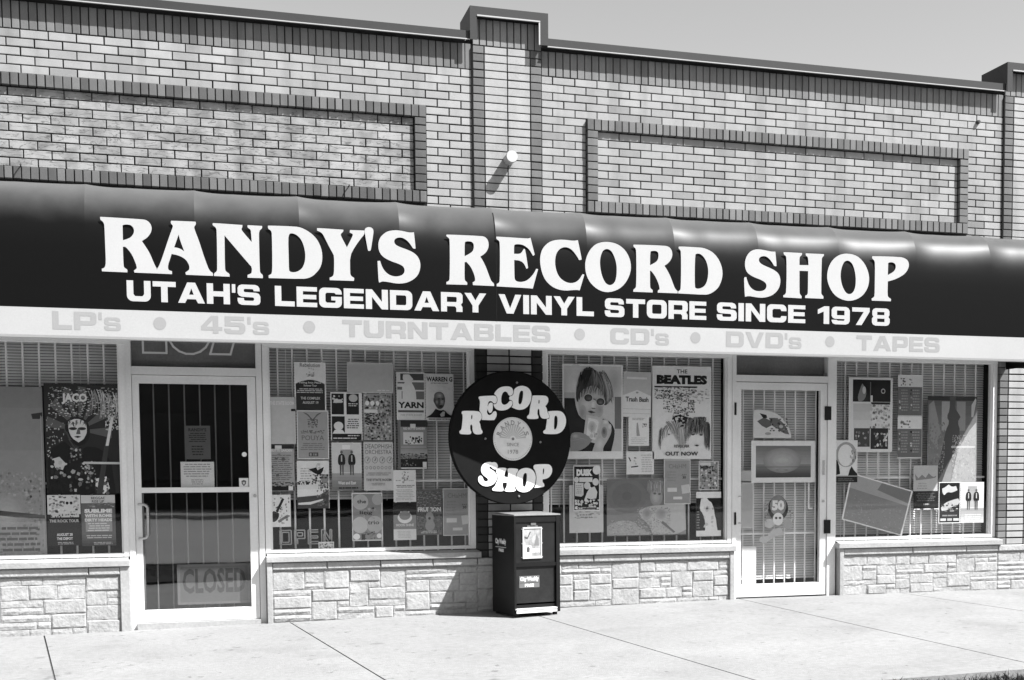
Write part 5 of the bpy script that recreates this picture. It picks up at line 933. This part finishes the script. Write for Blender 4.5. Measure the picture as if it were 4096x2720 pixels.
poster('poster', R_['redb2'], [('r', .08, .14, .98, 1, .55), ('g', .10, 0, 1, .14, .14, .14, 2), ('r', .42, .08, .60, .16, .88), ('t', 'RED BUTTE GARDEN', .55, .175, .72, .045, .92, .03), ('r', .18, .25, .86, .50, .88), ('n', .40, .33, .82, .49, 7, 3, .03, .15, .9), ('n', .22, .4, .4, .5, 4, 2, .3, .6, .8), ('r', .1, .54, .95, .57, .65), ('g', .08, .60, 1, .72, .62, .66, 3), ('n', .08, .68, 1, .80, 11, 4, .12, .5, .9), ('r', .08, .80, .98, .97, .10), ('n', .1, .82, .6, .96, 9, 3, .05, .5, .6), ('r', .83, .86, .96, .97, .92), ('r', .1, .975, .98, 1, .9)], 'garden concert poster with a small band photograph, directly below the YARN poster', base=.42)
poster('poster', R_['flyer'], [('n', .34, .03, .68, .42, 4, 6, .45, .8, .6), ('l', .08, .30, .35, .36, 1, .6), ('l', .68, .30, .92, .36, 1, .6), ('l', .1, .46, .95, .56, 2, .5), ('l', .08, .6, .95, .96, 7, .72)], 'small white text flyer at the middle of the window below the band poster', base=.93)
poster('poster', R_['guitar'], [('n', .1, .08, .95, .9, 12, 12, .15, .8, .22), ('p', [(.66, .10), (.74, .14), (.46, .56), (.38, .50)], .15), ('p', [(.15, .60), (.30, .50), (.52, .58), (.50, .72), (.36, .84), (.20, .84), (.10, .72)], .10), ('p', [(.46, .80), (.86, .62), (.90, .68), (.50, .88)], .45)], 'white square print with a scratchy dark guitar above the OPEN sign', base=.95)
poster('poster', R_['ling'], [('r', .03, .02, .97, .98, .52), ('e', .28, .19, .26, .16, .70), ('e', .84, .14, .18, .12, .66), ('e', .26, .67, .26, .17, .76), ('e', .74, .66, .26, .18, .68), ('e', .14, .91, .11, .065, .95), ('e', .88, .90, .08, .05, .9), ('n', .35, .3, .95, .55, 7, 4, .45, .68, .5), ('t', 'the', .32, .18, .30, .08, .22, .02), ('t', 'ling', .46, .42, .42, .09, .22, .02), ('t', 'trio', .70, .62, .38, .08, .25, .02), ('r', .3, .86, .42, .98, .15), ('n', .4, .80, .75, .97, 5, 4, .2, .6, .8)], 'grey poster of overlapping circles reading the ling trio, lower middle of the window', base=.93)
poster('poster', R_['moon'], [('r', 0, 0, 1, .33, .10), ('r', .3, .24, .7, .30, .9), ('r', 0, .33, 1, .71, .52), ('e', .5, .40, .32, .155, .92), ('e', .5, .345, .25, .12, .52), ('r', .1, .33, .9, .335, .3), ('t', 'MOON SHINE', .5, .60, .78, .07, .85, .04), ('l', .15, .75, .8, .95, 5, .8)], 'flyer with a pale crescent moon below the small white text flyer', base=.93)
poster('poster', R_['fruit'], [('n', .02, .02, .98, .36, 14, 16, .3, .65, .9), ('n', .02, .36, .98, .98, 14, 16, .12, .5, .8), ('t', 'FRUITION', .5, .43, .9, .10, .88, .05), ('p', [(.42, .50), (.5, .48), (.6, .50), (.68, .60), (.64, .68), (.72, .78), (.66, .88), (.5, .92), (.36, .88), (.32, .78), (.40, .68), (.34, .58)], .58), ('e', .5, .63, .05, .03, .1), ('r', .47, .2, .53, .5, .4), ('l', .15, .90, .85, .97, 2, .8)], 'dark textured FRUITION poster with a pale guitar, low beside the grey poster', base=.35)
charm = [('r', .02, .015, .98, .985, .60), ('t', 'CHaHM', .5, .15, .66, .10, .46, .0), ('l', .1, .25, .5, .5, 4, .54), ('t', 'JULY', .76, .345, .2, .035, .25, .02), ('t', '30', .76, .40, .13, .06, .18, .03), ('r', .12, .63, .48, .72, .86), ('p', [(.64, .58), (.96, .55), (1.0, .74), (.68, .77)], .80), ('r', .34, .83, .68, .89, .85)]
poster('poster', R_['charm'], charm, 'light grey CHaHM poster dated July 30 at the lower right corner, left of the pier', base=.93)
poster('sticker', R_['stick'], [('n', .06, .1, .95, .9, 6, 3, .2, .85, .8)], 'small picture card standing on the bottom frame above the stone base', 'card', base=.93, y=.082)
# neon OPEN, unlit tubes
on = MB(); x0, z0, x1, z1 = R_['openn']; lw = (x1-x0)/4.1
def tubes(pts, k=0): on.path([(x0+k*lw*1.03+u*lw*.86, .135, z0+v*(z1-z0)) for u, v in pts], .0055, 6)
tubes([(0, 0), (1, 0), (1, 1), (0, 1), (0, 0)], 0); tubes([(.2, .14), (.8, .14), (.8, .86), (.2, .86), (.2, .14)], 0)
tubes([(.1, 0), (.1, 1), (1, 1), (1, .4), (.35, .4), (.35, 0)], 1); tubes([(.35, .6), (.35, .82), (.8, .82), (.8, .58), (.35, .58)], 1)
tubes([(1, 0), (.1, 0), (.1, 1), (1, 1)], 2); tubes([(1, .16), (.32, .16), (.32, .42), (.95, .42), (.95, .56), (.32, .56), (.32, .84), (1, .84)], 2)
tubes([(.1, 0), (.1, 1), (.35, 1), (.85, .3), (.85, 1), (1, 1), (1, 0), (.8, 0), (.28, .7), (.28, 0), (.1, 0)], 3)
tag(on.build('open_sign', mat('unlit_neon_tube', .40, .4)), 'unlit outlined OPEN tube sign low in the window under the square guitar print', 'sign')

# --- window right of the pier
pf = [('r', .03, .02, .97, .92, .80), ('s', .22, .22, .19, .22, .80, .90, 6, 0, 0), ('s', .86, .20, .12, .18, .80, .66, 5, 0, 0), ('r', .86, .34, .97, .68, .42), ('r', .80, .68, .97, .92, .76), ('r', .03, .30, .2, .36, .70),
      ('p', [(.03, .36), (.2, .36), (.22, .46), (.28, .56), (.40, .60), (.60, .57), (.74, .58), (.85, .66), (.86, .76), (.80, .92), (.14, .92), (.03, .7)], .06),
      ('p', [(.78, .66), (.86, .70), (.80, .92), (.68, .92)], .10),
      ('p', [(.22, .38), (.22, .28), (.27, .18), (.32, .09), (.38, .045), (.47, .03), (.54, .06), (.56, .11), (.62, .10), (.66, .06), (.71, .11), (.76, .18), (.82, .26), (.83, .34), (.77, .40), (.70, .44), (.50, .40), (.28, .42)], .24),
      ('p', [(.27, .32), (.36, .25), (.50, .22), (.62, .26), (.69, .34), (.69, .42), (.64, .50), (.56, .555), (.46, .58), (.36, .57), (.29, .52), (.25, .44)], .72),
      ('s', .42, .44, .15, .13, .70, .84, 6, -.03, -.02), ('s', .60, .48, .07, .08, .72, .60, 4, .02, 0), ('s', .33, .50, .06, .07, .70, .55, 4, -.02, .02), ('s', .50, .43, .05, .07, .76, .90, 4, 0, 0),
      ('k', (.30, .10), (.52, .06), (.24, .38), (.40, .28), -.03, 46, .010, .05, .30), ('k', (.50, .07), (.60, .10), (.42, .30), (.58, .28), .02, 30, .010, .10, .55), ('k', (.56, .10), (.70, .08), (.60, .32), (.82, .40), .03, 46, .009, .20, .70), ('k', (.34, .06), (.5, .04), (.30, .2), (.44, .18), -.01, 20, .012, .04, .14), ('k', (.66, .14), (.76, .2), (.70, .42), (.84, .36), .02, 20, .008, .35, .75),
      ('e', .42, .355, .078, .045, .80), ('s', .42, .355, .068, .038, .14, .34, 4, .02, .01), ('e', .62, .395, .078, .045, .80), ('s', .62, .395, .068, .038, .16, .42, 4, .0, .01), ('p', [(.50, .36), (.55, .375), (.55, .385), (.50, .372)], .4),
      ('p', [(.47, .46), (.54, .465), (.53, .475), (.48, .472)], .42), ('p', [(.41, .50), (.47, .49), (.54, .51), (.47, .52)], .30), ('s', .47, .545, .05, .015, .62, .74, 3, 0, 0),
      ('p', [(.38, .53), (.66, .57), (.55, .84), (.33, .80)], .78), ('p', [(.42, .565), (.60, .59), (.53, .80), (.38, .77)], .90), ('s', .48, .66, .07, .06, .84, .60, 4, 0, 0), ('n', .40, .58, .6, .78, 5, 5, .6, .9, .4),
      ('p', [(.12, .76), (.16, .72), (.30, .72), (.40, .75), (.48, .80), (.40, .87), (.26, .92), (.12, .92)], .56), ('k', (.14, .74), (.14, .90), (.40, .76), (.34, .88), 0, 14, .012, .40, .74), ('s', .20, .76, .07, .03, .56, .74, 4, 0, 0),
      ('p', [(.62, .62), (.66, .58), (.72, .58), (.76, .62), (.80, .66), (.80, .72), (.74, .80), (.66, .88), (.66, .92), (.48, .92), (.52, .84), (.58, .76), (.60, .68)], .72), ('s', .68, .72, .05, .06, .60, .30, 4, -.01, -.02), ('s', .70, .61, .05, .025, .72, .88, 4, 0, 0), ('s', .77, .66, .03, .03, .72, .86, 3, 0, 0), ('s', .60, .84, .07, .06, .7, .82, 4, 0, 0)]
poster('poster', R_['portrait'], pf, 'big poster of a shaggy haired person in round dark glasses, right of the round sign', base=.93)
poster('poster', R_['trash'], [('r', 0, 0, 1, .52, .78), ('r', .12, .12, .84, .165, .93), ('p', [(0, .53), (.5, .40), (1, .53), (1, 1), (0, 1)], .93), ('e', .5, .46, .05, .02, .6), ('t', 'Trash Bash', .5, .61, .82, .11, .32, .04), ('r', 0, .82, 1, .826, .6), ('r', 0, .92, 1, .926, .6)], 'Trash Bash card with a pointed light panel, beside the large portrait', base=.9, rot=math.radians(1.2), y=.083)
poster('poster', R_['fly2'], [('l', .15, .02, .85, .12, 2, .62), ('p', [(.40, .2), (.46, .2), (.5, .4), (.56, .66), (.40, .66), (.38, .5)], .62), ('n', .66, .2, .9, .36, 3, 3, .4, .8, .8), ('l', .1, .7, .9, .95, 4, .82)], 'small white flyer hanging just below the Trash Bash card', base=.95)
bt = [('t', 'THE', .5, .055, .18, .042, .12, .02), ('t', 'BEATLES', .5, .145, .86, .10, .02, .075), ('r', .03, .215, .76, .232, .08), ('n', .03, .22, .50, .36, 13, 9, .10, .9, .75), ('n', .18, .30, .62, .50, 14, 11, .05, .92, .8), ('n', .42, .22, .76, .34, 9, 6, .05, .9, .7), ('n', .55, .24, .97, .40, 9, 8, .55, .85, .6), ('n', .60, .36, .72, .50, 4, 7, .05, .6, .8),
      ('n', .33, .47, .62, .60, 9, 8, .03, .9, .85), ('p', [(.34, .55), (.46, .52), (.60, .55), (.56, .62), (.48, .68), (.40, .64)], .06), ('n', .38, .54, .56, .64, 4, 4, .6, .95, .6),
      ('k', (.14, .68), (.42, .60), (.12, .84), (.30, .70), -.03, 26, .006, .35, .75), ('k', (.24, .61), (.44, .60), (.34, .72), (.48, .84), .02, 40, .007, .35, .8), ('k', (.13, .68), (.12, .70), (.11, .88), (.12, .88), -.01, 8, .005, .2, .4),
      ('k', (.56, .60), (.92, .58), (.52, .84), (.66, .72), -.02, 50, .007, .2, .7), ('k', (.62, .57), (.90, .56), (.62, .71), (.88, .71), .0, 90, .008, .08, .55), ('k', (.86, .60), (.96, .62), (.90, .86), (.95, .90), .01, 34, .008, .05, .4), ('k', (.44, .68), (.52, .66), (.44, .90), (.54, .88), 0, 30, .006, .55, .85),
      ('s', .68, .735, .026, .010, .5, .1, 3, 0, 0), ('s', .82, .738, .028, .011, .5, .1, 3, 0, 0), ('s', .27, .735, .022, .008, .6, .2, 3, 0, 0), ('s', .15, .75, .02, .006, .7, .5, 2, 0, 0), ('p', [(.70, .85), (.75, .845), (.79, .85), (.75, .865)], .2),
      ('t', 'REVOLVER', .49, .862, .26, .032, .2, .02), ('t', 'OUT NOW', .49, .943, .56, .044, .12, .03)]
poster('poster', R_['beat'], bt, 'large white THE BEATLES poster reading OUT NOW, in the window right of the pier', base=.93)
poster('notice', R_['note'], [('p', [(.07, .26), (.10, .24), (.17, .42), (.13, .44)], .12), ('p', [(.16, .66), (.42, .62), (.43, .67), (.17, .71)], .15), ('n', .25, .25, .42, .6, 3, 4, .4, .8, .6), ('l', .52, .12, .95, .92, 8, .75)], 'small landscape paper note at the lower left corner of the BEATLES poster', 'notice', base=.92)
poster('poster', R_['charm2'], charm, 'light grey CHaHM poster hanging below the BEATLES poster', base=.93)
poster('poster', R_['ment'], [('r', .03, .02, .97, .98, .6), ('n', .04, .04, .96, .97, 9, 11, .1, .95, .9), ('r', .06, .05, .6, .15, .85), ('t', 'MENT', .42, .22, .7, .10, .15, .05)], 'small busy patterned poster near the right edge, below the BEATLES poster', base=.93)
poster('poster', R_['corn'], [('r', .0, .14, 1, .87, .03), ('p', [(.20, .15), (.42, .13), (.50, .20), (.62, .24), (.68, .34), (.72, .40), (.74, .52), (.80, .62), (.82, .74), (.86, .87), (.36, .87), (.36, .66), (.28, .50), (.14, .40), (.16, .26)], .93), ('n', .3, .3, .7, .8, 4, 6, .72, .88, .5), ('l', .02, .42, .14, .84, 7, .6)], 'black poster with a jagged white shape, lowest poster right of the wide grey one', base=.95)
dk = [('r', .03, .02, .97, .97, .03), ('e', .88, .10, .15, .10, .93), ('t', 'DUSK', .42, .155, .6, .15, .95, .09), ('r', .22, .26, .72, .36, .88), ('e', .12, .31, .09, .065, .85), ('e', .84, .36, .12, .08, .88), ('e', .52, .44, .12, .08, .86), ('p', [(.06, .38), (.38, .38), (.38, .64), (.3, .68), (.06, .66)], .86), ('p', [(.46, .70), (.6, .50), (.80, .46), (.90, .58), (.86, .72), (.66, .74)], .88), ('p', [(.40, .76), (.5, .6), (.64, .46), (.68, .48), (.55, .68), (.45, .80)], .9), ('n', .05, .74, .97, .96, 8, 3, .75, .95, .9), ('l', .08, .90, .9, .98, 2, .6), ('l', .1, .42, .34, .62, 5, .6)]
poster('poster', R_['dusk'], dk, 'black DUSK poster covered in pale round shapes, right of the newspaper box', base=.93, y=.081)
poster('poster', R_['lightp'], [('n', .15, .52, .9, .70, 8, 4, .50, .8, .7), ('l', .3, .6, .7, .7, 2, .45)], 'pale sheet half hidden behind the black DUSK poster', base=.80, y=.089)
poster('poster', R_['bob'], [('g', 0, 0, 1, 1, .42, .54, 8), ('s', .25, .3, .25, .3, .45, .40, 4, 0, 0), ('s', .62, .16, .12, .15, .48, .68, 6, 0, 0), ('s', .62, .32, .08, .16, .56, .72, 5, -.01, 0), ('k', (.52, .04), (.72, .06), (.52, .22), (.72, .24), 0, 40, .005, .40, .75), ('s', .60, .26, .02, .02, .5, .3, 2, 0, 0), ('s', .66, .27, .02, .02, .5, .3, 2, 0, 0), ('p', [(.40, .56), (.52, .48), (.72, .46), (.98, .45), (1, .9), (.86, 1), (.58, 1), (.52, .8), (.42, .68)], .72), ('n', .38, .50, .80, .98, 26, 22, .46, .72, .6), ('s', .5, .62, .06, .10, .64, .50, 4, 0, 0), ('s', .68, .62, .07, .10, .66, .52, 4, 0, 0), ('p', [(0, .82), (.14, .72), (.34, .74), (.40, .86), (.56, .96), (.5, 1), (0, 1)], .64), ('n', .02, .72, .56, .99, 30, 16, .48, .78, .6), ('p', [(.70, .74), (.86, .94), (.84, .96), (.68, .78)], .42), ('r', .0, .985, 1, 1, .3)], 'wide grey poster of a seated musician low in the window right of the pier', base=.5, y=.092)

# --- right door
ct = R_['cat']
poster('poster', ct, [('p', [(0, .06), (.12, 0), (.45, .06), (.68, .2), (.92, .6), (1, .9), (.98, 1), (0, 1)], .86), ('p', [(.10, .42), (.28, .28), (.44, .40), (.48, .56), (.34, .66), (.22, .58)], .35), ('p', [(.16, .14), (.34, .20), (.36, .30), (.26, .32)], .10), ('p', [(.40, .30), (.62, .30), (.82, .52), (.94, .88), (.78, .84), (.62, .66), (.50, .60)], .38), ('n', .42, .30, .90, .80, 7, 6, .15, .55, .6), ('e', .72, .60, .05, .06, .7), ('e', .38, .85, .08, .05, .6)],
       'cut out picture of a dark animal shape in the upper glass of the right door', base=None)
su = R_['sunset']
poster('poster', su, [('g', .07, .12, .93, .56, .42, .60, 14), ('g', .07, .56, .93, .88, .50, .22, 14)]+[('e', .48, .47, .30-.025*i, .30-.028*i, .535+.018*i) for i in range(10)]+[('r', .07, .62, .93, .635, .38), ('e', .47, .70, .10, .03, .50), ('e', .47, .70, .06, .02, .58)], 'white framed seascape print with a hazy sun, middle of the right door', base=.93)
em = R_['emblem']
x0, z0, x1, z1 = em; cx, cz = (x0+x1)/2, z1-.17
eb = MB(); P_ = lambda u, v, y: (cx+u, y, cz+v)
eg = [grey(.62), grey(.08), grey(.50), grey(.92), grey(.75)]
out_ = [(-.155*1.0, -.13), (-.155, .03)]+[(.150*math.cos(math.radians(180-i*15)), .03+.140*math.sin(math.radians(180-i*15))) for i in range(1, 12)]+[(.15, .03), (.155, -.15), (.08, -.20), (-.06, -.20)]
extrude2d(eb, out_[::-1], [], .085, 0, 0, None, False)
for (u, v, a, b, gi, y) in ((0, .0, .105, .118, 1, .0847), (.0, .03, .085, .10, 2, .0844), (-.09, -.14, .05, .045, 4, .0845), (.10, -.15, .045, .05, 0, .0845), (0, -.10, .055, .06, 3, .0843)):
    eb.add([P_(u+a*math.cos(-t*.314), v+b*math.sin(-t*.314), y) for t in range(20)][::-1], [tuple(range(20))], gi)
put_text(eb, '50', cx, cz+.03, .13, .10, .0838, 3, bold=.06)
for u in (-.02, .02): eb.add([P_(u+.014*math.cos(t*.785), -.09+.012*math.sin(t*.785), .0836) for t in range(8)], [tuple(range(8))], 1)
eb.add([P_(-.20, -.30, .0842), P_(-.14, -.335, .0842), P_(-.02, -.26, .0842), P_(.07, -.25, .0842), P_(.03, -.18, .0842), P_(-.06, -.20, .0842), P_(-.11, -.26, .0842), P_(-.18, -.265, .0842)], [tuple(range(8))], 4)
for i in range(26):
    u, v = random.uniform(-.14, .14), random.choice((-1, 1)); u = math.copysign(random.uniform(.11, .145), u); vv = random.uniform(-.13, .06)
    eb.add([P_(u, vv, .0841), P_(u+.014, vv, .0841), P_(u+.012, vv+.012, .0841)], [(0, 1, 2)], random.choice((1, 2, 3)))
tag(eb.build('sticker', None, mats=eg), 'arched emblem sticker with the number 50 in the lower half of the right door', 'sticker')
poster('notice', R_['sh1'], [], 'tiny blank light card left of the white framed print on the right door', 'notice', base=.70, y=.088)
poster('notice', R_['sh2'], [('r', .08, .03, .9, .97, .68)], 'tall pale grey sheet at the left edge of the right door', 'notice', base=.74, y=.088)
poster('notice', R_['sh3'], [], 'blank white sheet at the bottom left corner of the right door', 'notice', base=.86, y=.088)
# --- far right window
poster('poster', R_['phot'], [('r', .09, .03, .95, .325, .05), ('p', [(.2, .26), (.26, .14), (.30, .08), (.38, .14), (.40, .24), (.32, .32), (.22, .32)], .5), ('e', .345, .17, .04, .05, .8), ('e', .78, .18, .05, .035, .7), ('e', .78, .18, .03, .022, .05), ('r', .48, .06, .5, .32, .4), ('r', .49, .24, .54, .33, .88), ('r', .5, .33, .94, .36, .15), ('g', .10, .35, .52, .68, .78, .84, 3), ('n', .48, .36, .94, .70, 8, 8, .4, .9, .8), ('r', .12, .68, .48, .93, .24), ('n', .14, .72, .46, .92, 6, 5, .1, .8, .5), ('r', .50, .68, .90, .96, .14), ('n', .55, .74, .88, .94, 7, 5, .3, .9, .6), ('p', [(.78, .84), (.90, .73), (.92, .75), (.80, .87)], .8)],
       'poster of four dark photographs around a blank white middle, right of the right door', base=.90)
tw = []
for v0 in (0, .5):
    tw += [('r', 0, v0, 1, v0+.145, .93), ('n', .1, v0+.04, .6, v0+.13, 6, 3, .3, .7, .5), ('r', 0, v0+.145, 1, v0+.485, .40), ('l', .12, v0+.17, .44, v0+.44, 8, .58), ('l', .6, v0+.17, .92, v0+.44, 8, .6), ('n', .04, v0+.17, .12, v0+.42, 1, 6, .1, .95, .9), ('n', .50, v0+.17, .60, v0+.42, 1, 6, .1, .95, .9)]
poster('poster', R_['two'], tw, 'tall narrow schedule of two stacked sheets with white headings', base=.85)
poster('poster', R_['sirens'], [('e', .5, .34, .46, .30, .62), ('e', .48, .36, .34, .26, .93), ('p', [(.0, .48), (.10, .46), (.2, .62), (.24, .8), (.0, .84)], .06), ('p', [(.58, .86), (.66, .70), (.74, .62), (.86, .72), (1, .80), (1, .86)], .06), ('r', 0, .84, 1, .865, .6), ('r', 0, .865, 1, 1, .10), ('n', .66, .2, .95, .6, 4, 5, .3, .8, .6), ('l', .1, .90, .9, .98, 2, .4)],
       'small poster with a pale round glow beside the frame of the right door', base=.92, y=.081)
so_p = R_['singer']
poster('poster', so_p, [('g', 0, 0, 1, 1, .36, .56, 9), ('r', 0, 0, 1, .05, .18), ('r', .28, .06, .52, .40, .62), ('r', .58, .06, .76, .40, .55), ('p', [(.88, .10), (.96, .02), (.98, .04), (.92, .24), (.88, .24)], .72), ('p', [(.44, .0), (.56, .0), (.54, .14), (.60, .18), (.66, .24), (.60, .30), (.66, .40), (.60, .6), (.42, .8), (.30, 1), (.12, 1), (.30, .62), (.36, .40), (.44, .30), (.38, .24), (.44, .16)], .27), ('p', [(.02, .1), (.12, .05), (.26, .40), (.2, .6), (.04, .5)], .56), ('n', .02, .3, .35, .9, 12, 20, .42, .58, .6), ('p', [(.48, 1), (.62, .62), (.84, .40), (.98, .30), (.98, 1)], .66), ('n', .50, .45, .98, .98, 18, 24, .58, .74, .6), ('r', .48, .58, .96, .60, .8)],
       'large grey poster of a dark standing singer with bright light behind, far right window', base=.5, y=.092)
ls = MB(); pts = [(3.698, 1.201), (4.377, 1.017), (4.257, .577), (3.598, .751)]; cxl, czl = 3.98, .885
def LP(k, y): return [(cxl+(x-cxl)*k, y, czl+(z-czl)*k) for x, z in pts]
ls.add(LP(1.0, .086), [(3, 2, 1, 0)], 0); ls.add(LP(.95, .0857), [(3, 2, 1, 0)], 1)
def bil(u, v, y=.0853):
    q = [(a[0], a[2]) for a in LP(.95, 0)]; t = [q[0][i]*(1-u)+q[1][i]*u for i in (0, 1)]; b_ = [q[3][i]*(1-u)+q[2][i]*u for i in (0, 1)]
    return (t[0]*(1-v)+b_[0]*v, y, t[1]*(1-v)+b_[1]*v)
ls.add([bil(0, .30), bil(0, 1), bil(1, 1), bil(1, .34)], [(0, 1, 2, 3)], 2)
ls.add([bil(.5, 0), bil(.45, .18), bil(1, .28), bil(1, 0)], [(0, 1, 2, 3)], 3)
for i in range(150):
    u, v = random.random()*.95, random.uniform(.42, .96); s = .012+.016*v
    ls.add([bil(u, v, .0850), bil(u+s*.4, v+s*1.1, .0850), bil(u+s, v+s*.3, .0850)], [(0, 1, 2)], random.choice((3, 4)))
tag(ls.build('poster', None, mats=[grey(.92), grey(.62), grey(.50), grey(.45), grey(.60)]), 'tilted white edged landscape print leaning low in the far right window', 'poster')
poster('poster', R_['fly3'], [('p', [(.05, .32), (.2, .5), (.35, .36), (.5, .48), (.62, .3), (.8, .46), (.95, .4), (.9, .5), (.1, .58)], .50), ('l', .15, .66, .6, .95, 3, .62)], 'light grey handbill with wavy lettering, above the dark cloth sheet', base=.74, y=.081)
poster('poster', R_['dark3'], [('l', .1, .08, .9, .6, 5, .38), ('l', .38, .66, .64, .84, 1, .7)], 'dark rectangular sheet directly below the light handbill in the far right window', base=.12, y=.082)
poster('poster', R_['darkp'], [('r', .03, .02, .97, .98, .05), ('p', [(.15, .16), (.3, .12), (.45, .06), (.6, .12), (.8, .10), (.86, .2), (.6, .26), (.4, .24), (.25, .32), (.16, .26)], .78), ('p', [(.1, .62), (.3, .50), (.6, .44), (.9, .40), (.98, .48), (.86, .58), (.6, .60), (.4, .68), (.15, .70)], .72), ('n', .1, .5, .9, .72, 8, 5, .1, .8, .5), ('l', .1, .78, .9, .85, 1, .5), ('r', .08, .88, .34, .94, .8), ('r', .40, .88, .62, .94, .7), ('r', .68, .88, .94, .94, .8)], 'black flyer with pale splashed lettering at the bottom right of the far right window', base=.92, y=.081)
poster('poster', R_['twomen2'], [('r', .04, .03, .96, .66, .86), ('g', .3, .10, .7, .62, .62, .70, 4), ('g', 0, .64, 1, 1, .60, .82, 5)]+men(.5)+[('l', .1, .78, .9, .98, 4, .93)], 'poster of two men in dark jackets at the far right, beside the black flyer', base=.90, y=.081)

# ------------------------------------------------------------------ across the street, seen only as reflections
fb_ = empty('far_building'); tag(fb_, 'long low dark building across the street seen only in reflections', 'building')
f_ = MB().box(-70, 70, -46, -33.5, 0, 7.5).build('wall', far_brick, fb_)
for i in range(18):
    x = -66+i*7.6
    MB().box(x, x+4.2, -33.498, -33.4, 1.0, 3.2).build('window', far_glass, fb_)
MB().box(-70, 70, -33.6, -33.2, 7.5, 7.9).build('roof_edge', far_trim, fb_)
